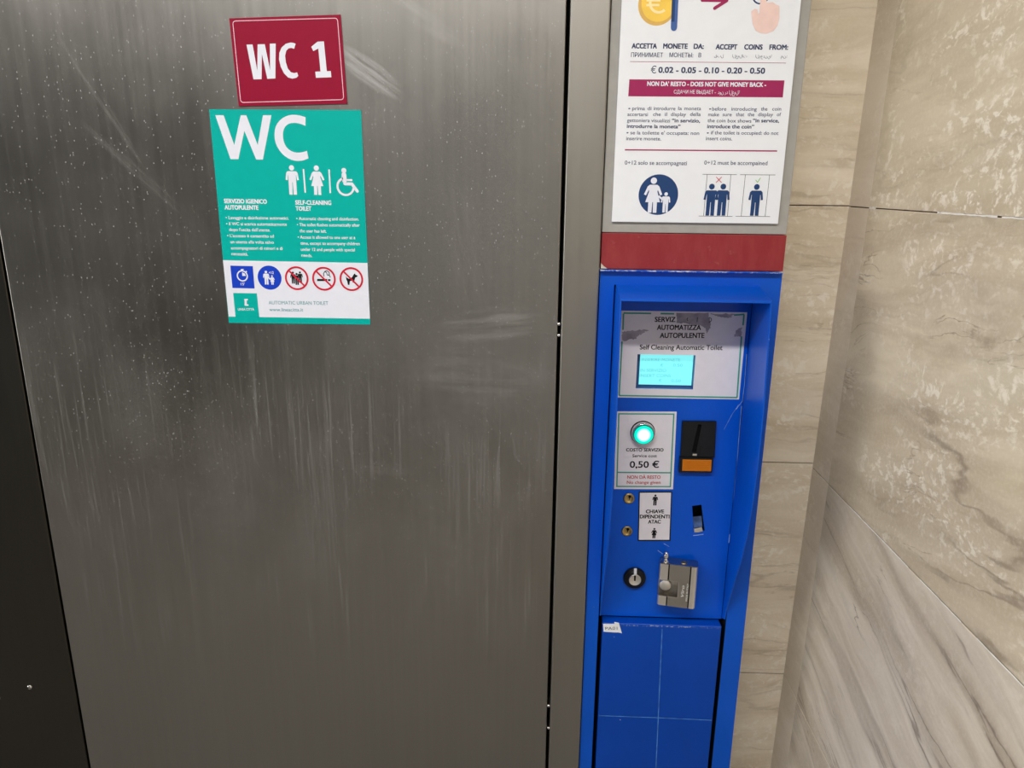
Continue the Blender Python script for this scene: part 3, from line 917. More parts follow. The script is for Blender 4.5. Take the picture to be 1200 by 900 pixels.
# ---- white instruction sheet
T = 0.006
E0 = Plane(-T)
cs = [P(717, 260, -T), P(911.8, 262.3, -T)]
sx0, sx1, sz0 = cs[0][0], cs[1][0], cs[0][1]
root = empty('instruction_sheet', ((sx0 + sx1) / 2, 0.0, sz0),
             'white coin instruction board with coin and hand pictures on the grey header panel', 'notice')
mb = MB(); mb.box(sx0, sx1, -T, -0.0003, sz0, sz0 + 0.60, M_WHITE, 0.0006, 1); mb.build('board', root)
Y1, Y2, Y3, Y4 = -T - 0.0002, -T - 0.0004, -T - 0.0006, -T - 0.0008
G = Plane(-T, 700, 0, 4.6154)
H = Plane(-T, 700, 110, 4.0923)
mb = MB()
c = G(325, 26); r = G.d(325, 26, 104)
mb.disc(c, r, Y1, M_COINR, 48); mb.disc((c[0] + 0.0015, c[1] + 0.002), r * 0.88, Y2, M_COIN, 48)
mb.ring((c[0] + r * 0.08, c[1] + r * 0.10), r * 0.40, r * 0.53, Y3, M_COINE, 48, 312, 32)
mb.stroke([(c[0] - r * 0.58, c[1] + r * 0.20), (c[0] + r * 0.14, c[1] + r * 0.20)], r * 0.11, Y4, M_COINE, False)
mb.stroke([(c[0] - r * 0.58, c[1] - r * 0.02), (c[0] + r * 0.10, c[1] - r * 0.02)], r * 0.11, Y4, M_COINE, False)
mb.build('coin_picture', root)
mb = MB()
mb.stroke([G(424, -60), G(414, 150)], G.d(414, 100, 34), Y3, M_SLOTB)
mb.stroke([G(414, -60), G(408, 118)], G.d(414, 100, 18), Y4, M_NAVY, False)
mb.build('slot_picture', root)
mb = MB()
mb.stroke([G(566, 2), G(695, 4)], G.d(600, 3, 15), Y1, M_MAROON2)
mb.stroke([G(700, 3), G(634, 45)], G.d(640, 30, 17), Y2, M_MAROON2)
mb.stroke([G(700, 3), G(640, -42)], G.d(640, 0, 17), Y3, M_MAROON2)
mb.build('arrow', root)
mb = MB()
mb.ring(G(884, -28), G.d(884, 0, 40), G.d(884, 0, 48), Y1, M_NAVY, 0, 360, 40)
mb.flat([G(*p) for p in ((876, 70), (880, 20), (886, -30), (914, -30), (916, 14), (950, 12), (966, 24), (984, 32), (984, 100), (974, 140), (952, 168), (915, 182), (885, 180), (856, 166), (840, 130), (832, 62), (850, 48), (866, 52), (870, 74))], Y2, M_SKIN)
mb.build('hand_picture', root)
mb = MB()
def para(pl, mb, rows, m, Y, cap, bold=0.0):
    for s, a, b_, y in rows:
        pl.line(mb, s, a, b_, y, cap, m, Y, bold, y + (b_ - a) * 0.009)
# words set one by one: the photo's lines are stretched to the column
para(G, mb, [('ACCETTA', 185, 322, 261), ('MONETE', 355, 488, 262), ('DA:', 520, 575, 263.5)], M_NAVYT, Y1, 26, 0.042)
mb.build('italian_heading', root)
mb = MB()
para(G, mb, [('ACCEPT', 639, 756, 266), ('COINS', 793, 893, 267), ('FROM:', 929, 1031, 268)], M_NAVYT, Y1, 26, 0.042)
mb.build('english_heading', root)
mb = MB()
para(G, mb, [('ПРИНИМАЕТ', 182, 354, 308), ('МОНЕТЫ:', 389, 518, 309), ('В', 546, 561, 310)], M_NAVYT, Y1, 23, 0.012)
mb.build('cyrillic_heading', root)
mb = MB()
para(G, mb, [('قبل', 632, 682, 309), ('العملات', 730, 808, 310), ('المعدنية', 855, 945, 311), ('من:', 992, 1026, 311)], M_NAVYT, Y1, 15, 0.0)
mb.build('arabic_heading', root)
mb = MB()
mb.stroke([G(177, 333), G(1020, 341)], G.d(500, 336, 2.4), Y1, M_MAROON2, False); mb.build('thin_rule', root)
mb = MB()
para(G, mb, [('€', 288, 318, 396)], M_NAVYT, Y1, 38, 0.0)
para(G, mb, [('0.02 - 0.05 - 0.10 - 0.20 - 0.50', 329, 906, 393)], M_NAVYT, Y1, 30, 0.036)
mb.build('coin_values', root)
mb = MB()
seg(mb, G, [(173, 429), (1012, 435), (1003, 527), (167, 521)], Y1, M_MAROON2)
mb.build('maroon_band', root)
mb = MB()
para(G, mb, [("NON DA' RESTO - DOES NOT GIVE MONEY BACK -", 269, 912, 464)], M_PWHITE, Y2, 23, 0.036)
para(G, mb, [('СДАЧИ НЕ ВЫДАЕТ -', 413, 640, 506), ('دون رد العملة', 652, 770, 508)], M_PWHITE, Y2, 19, 0.004)
mb.build('no_change_lettering', root)
mb = MB()
para(H, mb, [('•', 148, 158, 79), ('prima', 167, 228, 78), ('di', 240, 259, 78), ('introdurre', 270, 374, 78), ('la', 387, 405, 78), ('moneta', 417, 497, 78),
             ('accertarsi', 144, 242, 106), ('che', 267, 304, 106), ('il', 323, 334, 106), ('display', 352, 425, 106), ('della', 444, 495, 106),
             ('gettoniera visualizzi', 142, 348, 135), ('•', 139, 149, 195), ('se la toilette e\' occupata: non', 158, 488, 194), ('inserire monete.', 138, 305, 222)], M_GREYT, Y1, 17, 0.012)
para(H, mb, [('“in servizio,', 357, 492, 136), ('introdurre la moneta”', 141, 398, 163)], M_NAVYT, Y1, 17, 0.032)
mb.build('italian_lettering', root)
mb = MB()
para(H, mb, [('•', 535, 545, 81), ('before', 550, 618, 80), ('introducing', 642, 764, 80), ('the', 784, 815, 80), ('coin', 838, 881, 80),
             ('make', 531, 583, 107), ('sure', 600, 644, 107), ('that', 664, 704, 107), ('the', 720, 752, 107), ('display', 770, 842, 107), ('of', 860, 880, 107),
             ('the coin box shows', 528, 738, 136), ('•', 524, 534, 196), ('if the toilet is occupied: do not', 544, 868, 194), ('insert coins.', 520, 646, 222)], M_GREYT, Y1, 17, 0.012)
para(H, mb, [('“in service,', 745, 871, 136), ('introduce the coin”', 526, 751, 164)], M_NAVYT, Y1, 17, 0.032)
mb.build('english_lettering', root)
mb = MB(); mb.stroke([H(132, 268.5), H(862, 274)], H.d(500, 270, 6), Y1, M_MAROON2, False); mb.build('maroon_rule', root)
mb = MB()
para(H, mb, [('0÷12 solo se accompagnati', 131, 429, 339)], M_GREYT, Y1, 19, 0.012)
mb.build('italian_escort_lettering', root)
mb = MB()
para(H, mb, [('0÷12 must be accompained', 512, 815, 339)], M_GREYT, Y1, 19, 0.012)
mb.build('english_escort_lettering', root)
uh = H.d(400, 480, 1)
mb = MB()
mb.disc(H(292.5, 484), 95 * uh, Y1, M_NAVY, 56)
person(mb, H(262, 570), 166 * uh, Y2, M_PWHITE, 'woman')
person(mb, H(324, 569), 96 * uh, Y2, M_PWHITE, 'man')
mb.stroke([H(296, 492), H(312, 506)], 9 * uh, Y3, M_PWHITE)
mb.build('escort_picture', root)
J = Plane(-T, 735, 195, 6.4865)
uj = J.d(700, 300, 1)
def cabin(rows, lines, mark, name):
    mb = MB()
    for a, b_ in lines:
        mb.stroke([J(*a), J(*b_)], 3.0 * uj, Y1, M_BLACK, False)
    for x, y, hh in rows:
        person(mb, J(x, y), hh * uj, Y2 - 0.0001 * (x > 700), M_NAVY, 'man')
    if mark == 'x':
        mb.stroke([J(676, 80), J(716, 123)], 4.5 * uj, Y3, M_SIGNRED, False)
        mb.stroke([J(718, 80), J(674, 123)], 4.5 * uj, Y3 - 0.0001, M_SIGNRED, False)
    else:
        mb.stroke([J(975, 102), J(990, 121), J(1013, 86)], 4.5 * uj, Y3, M_GREENC, False)
    mb.build(name, root)
cabin([(626, 374, 238), (712, 374, 238)], [((573, 60), (833, 63)), ((608, 62), (580, 379)), ((788, 63), (762, 379)), ((543, 377), (800, 380))], 'x', 'two_people_picture')
cabin([(964, 375, 236)], [((858, 63), (1126, 65)), ((898, 64), (866, 380)), ((1082, 65), (1048, 380)), ((824, 379), (1086, 381))], 'v', 'one_person_picture')

# ================================================================== PAYMENT KIOSK
root = empty('payment_kiosk', ((KX0 + KX1) / 2, 0.06, 0.0),
             'blue coin payment kiosk with a hooded control panel beside the steel door', 'payment kiosk')
KIOSK = root
OX0, OX1, OZ = 0.1495, 0.4290, 1.3950        # opening of the cabinet front
PY = 0.022                                   # face of the sunken control panel
def rect(x0, x1, z0, z1): return [(x0, z0), (x1, z0), (x1, z1), (x0, z1)]
mb = MB()
mb.plate(rect(KX0, KX1, 0.0, KZ - 0.002), [rect(OX0, OX1, 0.03, OZ)], 0.0, 0.06, M_BLUE_TOP, M_VOID)
mb.box(KX0, KX1, 0.06, YB - 0.002, 0.0, KZ - 0.002, M_VOID)
mb.build('cabinet', root)
M_LIP = blue_paint('blue_paint_lip', BLUE, 0.0, edge=(KZ - 0.006, KZ + 0.01, 0.47))
mb = MB(); mb.box(KX0 - 0.001, KX1 - 0.003, -0.0120, YB - 0.002, KZ - 0.0022, KZ + 0.0004, M_LIP, 0.0006, 1)
mb.build('top_lip', root, label='blue top edge with chipped paint')

# rain hood: sloping top and two side wings that taper out towards the bottom
prof = [(0.0, OZ + 0.001), (-0.090, 1.3805), (-0.0945, 1.345), (-0.1005, 1.29), (-0.1085, 1.21), (-0.112, 1.14), (-0.111, 1.06),
        (-0.104, 0.98), (-0.091, 0.91), (-0.071, 0.845), (-0.044, 0.785), (-0.018, 0.725), (-0.002, 0.680), (0.0, 0.665)]
wing = [(0.020, 1.392)] + prof + [(0.020, 0.655)]
mb = MB()
mb.prism(wing, 'X', OX0 + 0.0028, OX0 + 0.0054, M_BLUE, 0.0008); mb.build('hood_wing', root)
mb = MB()
mb.prism(wing, 'X', OX1 - 0.0042, OX1 - 0.0014, M_BLUE, 0.0008); mb.build('hood_wing', root)
mb = MB()
mb.prism([(0.020, OZ - 0.0018), (0.020, OZ + 0.0012), (0.0, OZ + 0.0012), (-0.0908, 1.3822), (-0.0915, 1.3772), (-0.088, 1.3792), (0.0, OZ - 0.0018)], 'X', OX0 + 0.0028, OX1 - 0.0014, M_BLUE, 0.0006)
mb.build('hood_top', root)

# sunken control panel
K5 = Plane(PY, 690, 310, 5.0)
K6 = Plane(PY, 690, 460, 5.0)
K7 = Plane(PY, 690, 560, 5.0)
K3 = Plane(PY, 725, 480, 10.0)
PX0, PX1 = OX0 + 0.0056, OX1 - 0.0044
win = [K5(285, 527), K5(628, 530), K5(608, 734), K5(275, 723)]
win = rect((win[0][0] + win[3][0]) / 2, (win[1][0] + win[2][0]) / 2, (win[2][1] + win[3][1]) / 2, (win[0][1] + win[1][1]) / 2)
KR = Plane(PY, 800, 580, 16.375)
ret = [KR(180, 210), KR(362, 188), KR(425, 690), KR(215, 715)][::-1]
mb = MB()
mb.plate(rect(PX0, PX1, 0.6520, OZ - 0.003), [win, ret], PY, PY + 0.003, M_PANEL)
mb.stroke([K5(925, 525), K5(912, 700), K5(900, 800), K5(862, 848)], 0.0009, PY - 0.0002, M_SCRATCH, False)
mb.stroke([K6(895, 80), K6(880, 260), K6(868, 420), K6(850, 600), K6(832, 830)], 0.0008, PY - 0.0002, M_SCRATCH, False)
mb.stroke([K6(878, 70), K6(838, 130), K6(792, 216)], 0.0005, PY - 0.0002, M_SCRATCH, False)
mb.stroke([K6(826, 830), K6(820, 880)], 0.0016, PY - 0.0002, M_SCRATCH, False)
mb.stroke([KR(205, 778), KR(270, 772), KR(395, 755)], 0.0014, PY - 0.0002, M_SCRATCH)
mb.stroke([K7(405, 425), K7(432, 445)], 0.0012, PY - 0.0002, M_SCRATCH)
mb.stroke([K7(440, 385), K7(470, 402)], 0.0009, PY - 0.0002, M_SCRATCH)
mb.build('control_panel', root)
PANEL = [o for o in COL.objects if o.name == 'control_panel'][0]

# service door below
mb = MB(); mb.box(0.1592, 0.4208, 0.0, 0.034, 0.035, 0.6468, M_BLUE_SHADED, 0.0022, 3)
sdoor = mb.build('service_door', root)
mb = MB()
mb.stroke([P(776, 737, -0.0003), P(771.5, 838, -0.0003), P(766, 960, -0.0003)], 0.0020, -0.0003, M_CREASE, False)
mb.stroke([P(701.5, 838.5, -0.0003), P(770, 841, -0.0003), P(834, 844, -0.0003)], 0.0020, -0.0005, M_CREASE, False)
mb.build('crease', sdoor, label='pale worn crease lines crossing on the blue door')
KT = Plane(-0.0006, 700, 715, 7.5)
mb = MB()
mb.prism([KT(*p) for p in ((50, 122), (150, 122), (148, 104), (190, 112), (200, 150), (216, 204), (185, 196), (150, 196), (55, 190))], 'Y', -0.0006, 0.0, M_TAPE)
KT.line(mb, 'PA01', 70, 176, 174, 26, M_GREYT, -0.0008, 0.0, 172)
mb.build('tape_label', sdoor, label='torn white paper tape with handwriting')

# ---- display with its paper label
LT = 0.0006
YL = PY - LT
mb = MB()
lab = [K5(192, 270), K5(928, 280), K5(880, 790), K5(165, 778)]
mb.plate(lab[::-1], [win], YL, PY, M_PAPER)
dl = mb.build('display_label', root, label='torn white paper label around the lit display')
Y1, Y2, Y3 = YL - 0.0002, YL - 0.0004, YL - 0.0006
K5b = Plane(PY, 725, 360, 7.742)
gw = 0.0032
mb = MB()
for pts in ([K5(203, 287), K5(200, 382)], [K5(194, 450), K5(178, 767)], [K5(178, 767), K5(868, 779)], [K5(868, 779), K5(894, 420)],
            [K5(909, 292), K5(903, 356)], [K5(203, 284), K5(365, 286)], [K5(420, 287), K5(500, 288)], [K5(850, 296), K5(910, 291)]):
    mb.stroke(pts, gw, Y1, M_GREENL, False)
mb.build('border_line', dl)
rr = random.Random(3)
def ragged(pts, amp, n=7):
    out = []
    for i in range(len(pts)):
        a, b_ = pts[i], pts[(i + 1) % len(pts)]
        for j in range(n):
            t = j / n
            out.append((a[0] + (b_[0] - a[0]) * t + rr.uniform(-amp, amp), a[1] + (b_[1] - a[1]) * t + rr.uniform(-amp, amp)))
    return out
for pts in ([(30, 225), (120, 212), (270, 203), (225, 235), (180, 250), (150, 288), (32, 303)],
            [(522, 50), (815, 55), (835, 175), (800, 240), (785, 195), (745, 165), (690, 160), (620, 150), (530, 140)],
            [(835, 58), (1065, 62), (1000, 98), (935, 92), (880, 76)], [(1060, 205), (1118, 188), (1108, 262), (1048, 268)]):
    mb = MB()
    mb.flat([K5b(*p) for p in ragged(pts, 7)], Y2, M_TORN)
    mb.build('torn_patch', dl, label='grey torn patch in the label')
mb = MB()
for s, a, b_, y in (('SERVIZ', 326, 514, 132), ('AUTOMATIZZA', 346, 745, 204), ('AUTOPULENTE', 372, 776, 277)):
    K5b.line(mb, s, a, b_, y, 44, M_BLACK, Y1, 0.026, y + 1)
mb.stroke([K5b(628, 94), K5b(617, 108), K5b(628, 124)], 0.0011, Y3, M_BLACK, False)
mb.stroke([K5b(714, 92), K5b(710, 134)], 0.0011, Y3, M_BLACK, False)
mb.stroke([K5b(818, 92), K5b(838, 100), K5b(842, 116), K5b(832, 130), K5b(816, 134)], 0.0013, Y3, M_BLACK, False)
K5b.line(mb, 'Self Cleaning Automatic Toilet', 190, 940, 382, 43, M_BLACK, Y1, 0.016, 388)
mb.build('lettering', dl)
# display: recess walls, dark frame, lit screen
YS2 = PY + 0.017
wx0, wz0, wx1, wz1 = win[0][0], win[0][1], win[2][0], win[2][1]
mb = MB()
mb.plate(rect(wx0 - 0.003, wx1 + 0.003, wz0 - 0.003, wz1 + 0.003), [rect(wx0, wx1, wz0, wz1)], PY + 0.003, YS2 + 0.004, M_LCDFRAME)
mb.box(wx0 - 0.003, wx1 + 0.003, YS2 + 0.001, YS2 + 0.004, wz0 - 0.003, wz1 + 0.003, M_LCDFRAME)
disp = mb.build('display', root)
KD = Plane(YS2, 735, 405, 13.333)
s0, s1 = KD(208, 140), KD(178, 606)
mb = MB()
mb.box((s0[0] + s1[0]) / 2, wx1 - 0.0004, YS2, YS2 + 0.0015, s1[1], wz1 - 0.0004, M_LCD)
scr = mb.build('screen', disp, label='lit cyan screen')
mb = MB()
for s, a, b_, y in (('INSERIRE MONETE', 225, 830, 243), ('€', 515, 562, 326), ('0.50', 715, 865, 328), ('IN SERVIZIO', 205, 610, 408),
                    ('INSERT COINS', 195, 682, 490), ('€', 490, 540, 566), ('0.50', 685, 838, 570)):
    KD.line(mb, s, a, b_, y, 46, M_LCDT, YS2 - 0.0002, 0.004, y + 3)
for f in mb.bm.verts: pass
mb.build('screen_text', disp)

# ---- price label, button, coin acceptor
mb = MB()
lab = [K6(161, 110), K6(515, 112), K6(493, 566), K6(148, 565)]
mb.prism(lab[::-1], 'Y', YL, PY, M_PAPER)
pl_ = mb.build('price_label', root, label='white price label with a green border under the round button')
mb = MB()
frame_line(mb, [K6(172, 120), K6(502, 122), K6(481, 554), K6(160, 553)], 0.0028, Y1, M_GREENL)
mb.stroke([K6(166, 467), K6(484, 469)], 0.0028, Y2, M_GREENL, False)
mb.build('border_line', pl_)
mb = MB()
for s, a, b_, y, cap, m, bo in (('COSTO SERVIZIO', 85, 525, 488, 36, M_BLACK, 0.03), ('Service cost', 160, 447, 556, 34, M_BLACK, 0.016),
                                ('0,50 €', 128, 472, 678, 74, M_BLACK, 0.02), ('NON DÀ RESTO', 100, 490, 808, 38, M_REDT, 0.014), ('No change given', 95, 490, 868, 36, M_REDT, 0.012)):
    K3.line(mb, s, a, b_, y, cap, m, Y1, bo, y + 1)
mb.build('lettering', pl_)

c = K3(281, 266)
pb = empty('push_button', (c[0], YL, c[1]), None, None); pb.parent = root; pb.location = Vector((c[0], YL, c[1])) - root.location
cc = (c[0], YL, c[1])
mb = MB(); mb.lathe(cc, [(0.0255, 0.0), (0.0258, -0.0015), (0.0250, -0.0026), (0.0225, -0.0028), (0.0, -0.0028)], M_BLKPL, 'Y', 48); mb.build('base_ring', pb, label='black rubber ring')
mb = MB(); mb.lathe(cc, [(0.0243, -0.0025), (0.0241, -0.0085), (0.0232, -0.0125), (0.0222, -0.0138), (0.0212, -0.0134), (0.0206, -0.0110), (0.0, -0.0110)], M_CHROME, 'Y', 48); mb.build('bezel', pb, label='chrome ring')
mb = MB()
mb.lathe(cc, [(0.0205, -0.0112), (0.0203, -0.0150), (0.0196, -0.0160)], M_GREEN_RING, 'Y', 48)
mb.lathe(cc, [(0.0196, -0.0160), (0.0178, -0.0168)], M_LENS, 'Y', 48)
mb.lathe(cc, [(0.0178, -0.0168), (0.0142, -0.0174)], M_LENS, 'Y', 48)
mb.lathe(cc, [(0.0142, -0.0174), (0.0112, -0.0178)], M_LENSM, 'Y', 48)
mb.lathe(cc, [(0.0112, -0.0178), (0.0060, -0.0181), (0.0, -0.0182)], M_LENSC, 'Y', 48)
mb.build('lens', pb, label='lit green lens')

mb = MB()
YA = PY - 0.006
KA = Plane(YA, 725, 480, 10.0)
outer = [KA(748, 138), KA(1146, 140), KA(1124, 562), KA(724, 560)]
slot = [KA(932, 172), KA(972, 176), KA(908, 500), KA(856, 498)]
mb.plate(outer[::-1], [slot[::-1]], YA, PY, M_DKPL, M_VOID)
mb.prism([(p[0], p[1]) for p in slot[::-1]], 'Y', PY - 0.0008, PY - 0.0004, M_VOID)
frame_line(mb, outer, 0.0020, YA - 0.0003, M_BLKPL)
ca = mb.build('coin_acceptor', root)
mb = MB(); mb.prism([KA(958, 442), KA(1118, 446), KA(1110, 556), KA(946, 550)][::-1], 'Y', YA - 0.0012, YA, M_DKPL, 0.0003); mb.build('side_cover', ca)
mb = MB(); mb.prism([KA(866, 515), KA(918, 517), KA(914, 540), KA(862, 538)][::-1], 'Y', YA - 0.002, YA, M_SATIN, 0.0004); mb.build('coin_guide', ca, label='small worn metal guide under the slot')
YH = PY - 0.012
KH = Plane(YH, 725, 480, 10.0)
hz = [KH(722, 566), KH(1112, 572), KH(1096, 742), KH(706, 736)]
mb = MB(); mb.prism(hz[::-1], 'Y', YH, PY, M_BLKPL, 0.0012); mb.build('lamp_frame', ca)
ln = [KH(748, 584), KH(1090, 589), KH(1082, 722), KH(742, 716)]
mb = MB(); mb.prism(ln[::-1], 'Y', YH - 0.0010, YH + 0.002, M_ORANGE, 0.0004)
for i in range(1, 7):
    t = i / 7
    a = (ln[0][0] * (1 - t) + ln[3][0] * t + 0.0015, ln[0][1] * (1 - t) + ln[3][1] * t)
    b_ = (ln[1][0] * (1 - t) + ln[2][0] * t - 0.0015, ln[1][1] * (1 - t) + ln[2][1] * t)
    mb.box(a[0], b_[0], YH - 0.0016, YH - 0.0008, (a[1] + b_[1]) / 2 - 0.0007, (a[1] + b_[1]) / 2 + 0.0007, M_ORANGE, 0.0002, 1)
mb.build('lamp_lens', ca, label='ribbed orange lens')

# ---- brass key locks and their label
for cx, cy, r in ((235, 620, 33), (224, 811, 32)):
    c = K6(cx, cy); r = K6.d(cx, cy, r)
    mb = MB()
    mb.lathe((c[0], PY, c[1]), [(r, 0.0), (r, -0.0016), (r * 0.88, -0.0026), (r * 0.66, -0.0024), (r * 0.62, -0.0016), (r * 0.30, -0.0016), (0, -0.0016)], M_BRASS, 'Y', 32)
    kl = mb.build('key_lock', root, label='round brass key lock')
    mb = MB()
    mb.disc((c[0] + r * 0.10, c[1] + r * 0.42), r * 0.26, PY - 0.0028, M_VOID, 16)
    mb.flat(rect(c[0] + r * 0.0, c[0] + r * 0.16, c[1] - r * 0.15, c[1] + r * 0.40), PY - 0.0030, M_VOID)
    mb.build('keyhole', kl)
mb = MB()
lab = [K6(293, 580), K6(487, 579), K6(478, 868), K6(286, 868)]
mb.prism(lab[::-1], 'Y', PY - 0.0012, PY, M_BLKPL)
YK = PY - 0.0012
Y1, Y2 = YK - 0.0002, YK - 0.0004
mb.flat([K6(299, 586), K6(481, 585), K6(471, 861), K6(293, 861)], Y1, M_PAPER)
kl = mb.build('key_label', root, label='white label with a black edge for the staff key')
mb = MB(); person(mb, K6(386, 660), K6.d(386, 650, 70), Y2, M_BLACK, 'man'); mb.build('man_pictogram', kl)
mb = MB(); person(mb, K6(380, 852), K6.d(386, 840, 67), Y2, M_BLACK, 'woman'); mb.build('woman_pictogram', kl)
mb = MB()
for s, a, b_, y in (('CHIAVE', 333, 440, 705), ('DIPENDENTI', 298, 472, 735), ('ATAC', 346, 421, 765)):
    K6.line(mb, s, a, b_, y, 20, M_BLACK, Y2, 0.036, y)
mb.build('lettering', kl)

# ---- coin return: slanted hole with a bright metal chute and lip
cr = empty('coin_return', (0, 0, 0), None, None); cr.parent = root; cr.location = (ret[0][0] - root.location.x, PY - root.location.y, ret[0][1])
q = [(p[0], p[1]) for p in ret]               # bottom left, bottom right, top right, top left
mb = MB()
mb.plate([(a + (0.0015 if i in (1, 2) else -0.0015), b_ + (0.0015 if i > 1 else -0.0015)) for i, (a, b_) in enumerate(q)], [q], PY + 0.003, PY + 0.036, M_VOID)
mb.box(min(p[0] for p in q) - 0.002, max(p[0] for p in q) + 0.002, PY + 0.034, PY + 0.036, min(p[1] for p in q) - 0.002, max(p[1] for p in q) + 0.002, M_VOID)
mb.build('chute', cr)
b0, b1 = KR(212, 640), KR(400, 620)
t0, t1 = KR(218, 540), KR(385, 520)
mb = MB()
mb.face([(b0[0] + 0.001, PY + 0.002, b0[1]), (b1[0] - 0.002, PY + 0.002, b1[1]), (t1[0] + 0.002, PY + 0.022, t1[1] + 0.004), (t0[0], PY + 0.022, t0[1] + 0.004)], M_BLUE_REFL)
mb.build('ramp', cr, label='bent shiny metal ramp')
mb = MB()
mb.prism([KR(212, 645), KR(300, 628), KR(365, 612), KR(385, 690), KR(300, 712), KR(222, 716)][::-1], 'Y', PY - 0.0022, PY + 0.002, M_SATIN, 0.0009)
mb.build('lip', cr, label='worn metal lip')

# ---- black cam lock
KC = Plane(PY, 725, 655, 20.0)
c = KC(370, 428); r = KC.d(370, 428, 264)
mb = MB()
mb.lathe((c[0], PY, c[1]), [(r, 0.0), (r, -0.004), (r * 0.95, -0.0075), (r * 0.90, -0.0085), (r * 0.84, -0.0080), (r * 0.80, -0.0095), (r * 0.74, -0.0112), (0.0, -0.0112)], M_BLKPL, 'Y', 48)
cl = mb.build('cam_lock', root, label='round black cam lock')
YF = PY - 0.0114
KF = Plane(YF, 725, 655, 20.0)
mb = MB(); mb.prism([KF(358, 222), KF(425, 222), KF(424, 356), KF(358, 356)][::-1], 'Y', YF - 0.0002, YF + 0.0006, M_PWHITE); mb.build('indicator', cl, label='white index bar')
c2 = KF(381, 488); r2 = KF.d(381, 488, 142)
mb = MB()
mb.lathe((c2[0], YF, c2[1]), [(r2, 0.0012), (r2, -0.0020), (r2 * 0.93, -0.0026), (r2 * 0.87, -0.0018), (0, -0.0018)], M_SATIN, 'Y', 40)
cy_ = mb.build('cylinder', cl, label='silver lock cylinder')
KG = Plane(YF - 0.0020, 725, 655, 20.0)
mb = MB(); mb.flat([KG(362, 388), KG(402, 388), KG(398, 516), KG(358, 516)], YF - 0.0021, M_VOID); mb.build('keyhole', cl)

# ================================================================== PADLOCK
YPF = -0.0165
KP = Plane(YPF, 760, 635, 10.0)
top = KP(375, 278); bot = KP(330, 768)
PH = top[1] - bot[1]
lw = KP(575, 500)[0] - KP(133, 500)[0]
yaw = math.radians(11.0)
PWD = lw / math.cos(yaw) * 0.985
HD = 0.0165
padlock = empty('padlock', ((KP(575, 530)[0] + KP(133, 530)[0]) / 2, YPF + HD, bot[1]),
                'shiny steel block padlock hanging low on the blue kiosk panel', 'padlock')
padlock.rotation_euler = (0, 0, -yaw)
hw = PWD / 2
def arc(cx, cy, r, a0, a1, n=5):
    return [(cx + r * math.cos(math.radians(a0 + (a1 - a0) * i / n)), cy + r * math.sin(math.radians(a0 + (a1 - a0) * i / n))) for i in range(n + 1)]
g1, g2, gw_, gd = -hw + 0.25 * PWD, -hw + 0.815 * PWD, 0.0027, 0.0026
front = [(g1 - gw_ / 2, -HD), (g1 - gw_ / 2, -HD + gd), (g1 + gw_ / 2, -HD + gd), (g1 + gw_ / 2, -HD)]
front2 = [(g2 - gw_ / 2, -HD), (g2 - gw_ / 2, -HD + gd), (g2 + gw_ / 2, -HD + gd), (g2 + gw_ / 2, -HD)]
rightside = arc(hw - 0.008, -HD + 0.008, 0.008, -90, 0) + arc(hw - 0.006, HD - 0.006, 0.006, 0, 90)
full = front + front2 + rightside + arc(-hw + 0.006, HD - 0.006, 0.006, 90, 180) + arc(-hw + 0.006, -HD + 0.006, 0.006, 180, 270)
nu = -hw + 0.53 * PWD
mid = [(nu, -HD)] + front2 + rightside + arc(-hw + 0.006, HD - 0.006, 0.006, 90, 180, 4) + [(-hw, 0.009), (nu, 0.009)]
n0, n1 = 0.235 * PH, 0.615 * PH
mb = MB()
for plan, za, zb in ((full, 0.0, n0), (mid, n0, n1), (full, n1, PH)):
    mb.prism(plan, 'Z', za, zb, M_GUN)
for pts in ([(-hw + 0.004, n1), (nu, n1)], [(nu, n1), (nu, n0)], [(nu, n0), (-hw + 0.004, n0)]):   # worn bright rim of the notch
    mb.stroke(pts, 0.0011, -HD - 0.0002, M_CHROME, False)
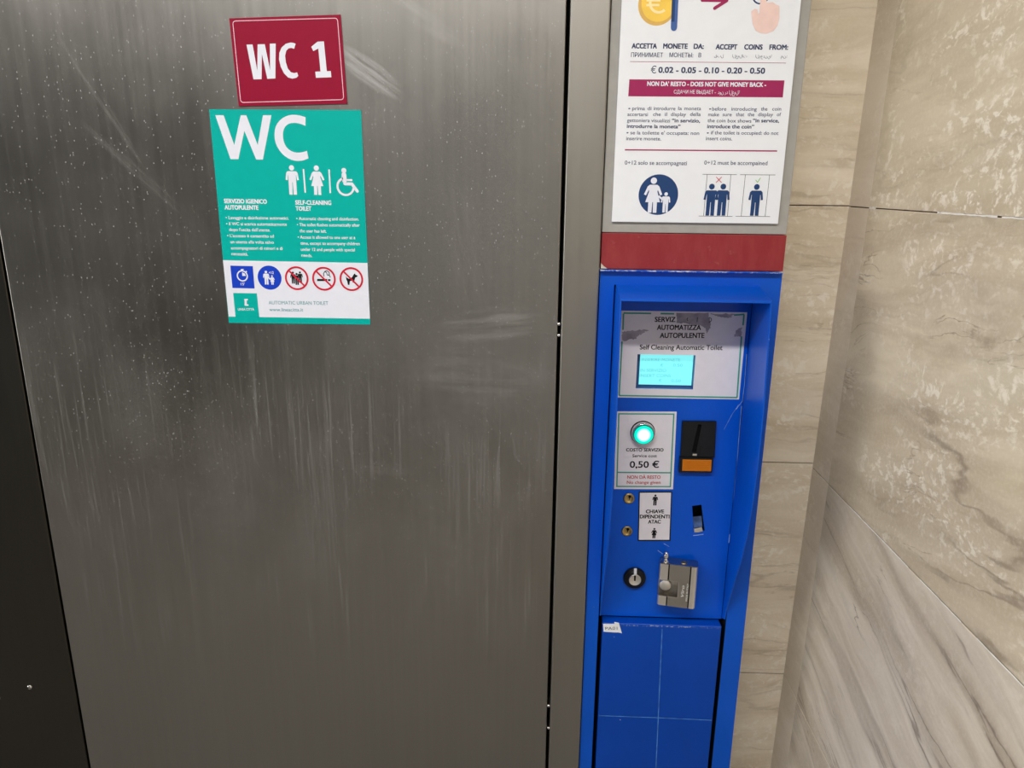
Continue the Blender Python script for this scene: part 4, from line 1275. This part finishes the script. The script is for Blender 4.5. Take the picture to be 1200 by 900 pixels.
for f in mb.bm.faces:
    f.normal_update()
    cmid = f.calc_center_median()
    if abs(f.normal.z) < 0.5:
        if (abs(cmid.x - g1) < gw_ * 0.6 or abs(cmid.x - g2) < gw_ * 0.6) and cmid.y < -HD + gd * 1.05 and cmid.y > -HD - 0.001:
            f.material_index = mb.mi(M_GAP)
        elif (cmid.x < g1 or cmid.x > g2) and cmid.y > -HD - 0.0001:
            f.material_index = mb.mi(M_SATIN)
es = [e for e in mb.bm.edges if all(abs(v.co.z - PH) < 1e-6 for v in e.verts) or all(abs(v.co.z) < 1e-6 for v in e.verts)]
bmesh.ops.bevel(mb.bm, geom=es, offset=0.0010, segments=2, affect='EDGES')
def local(mb, name, parent, label=None):
    me = bpy.data.meshes.new(name); mb.bm.to_mesh(me); mb.bm.free()
    for m in mb.mats: me.materials.append(m)
    o = bpy.data.objects.new(name, me); COL.objects.link(o); o.parent = parent
    if label: o['label'] = label
    return o
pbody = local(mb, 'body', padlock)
mb = MB()
bu, bz = -hw + 0.185 * PWD, 0.475 * PH
mb.lathe((bu, 0, bz), [(0.0122, 0.0205), (0.0122, 0.0095), (0.0122, -HD + 0.0030), (0.0112, -HD + 0.0018), (0.0, -HD + 0.0016)], M_SATIN, 'Y', 32)
local(mb, 'staple', padlock, 'round staple end in the notch')
mb = MB()
su = -hw + 0.155 * PWD
mb.lathe((su, -0.004, PH), [(0.0075, -0.001), (0.0075, 0.0022), (0.0056, 0.0036), (0.0052, 0.0080), (0.0064, 0.0095), (0.0064, 0.0150), (0.0052, 0.0172), (0.0052, 0.0185), (0.0044, 0.0210), (0.0, 0.0222)], M_CHROME, 'Z', 28)
local(mb, 'shackle_pin', padlock, 'chrome pin standing on top')
mb = MB()
mb.lathe((-hw + 0.63 * PWD, -0.002, PH), [(0.0068, -0.001), (0.0066, 0.0010), (0.0040, 0.0018), (0.0036, 0.0006), (0.0, 0.0006)], M_BRASS, 'Z', 24)
local(mb, 'key_cover', padlock, 'brass key cover on top')
mb = MB()
YE = -HD - 0.0003
tx = -hw + 0.685 * PWD
mb.text('Viro', (tx, 0.27 * PH), (tx, 0.545 * PH), 0.0060, YE, M_ENGR, 0.0, 0.25)
tx = -hw + 0.79 * PWD
mb.text('MADE IN ITALY', (tx, 0.18 * PH), (tx, 0.60 * PH), 0.0038, YE, M_ENGR, 0.0)
local(mb, 'engraving', padlock, 'pale engraved lettering')
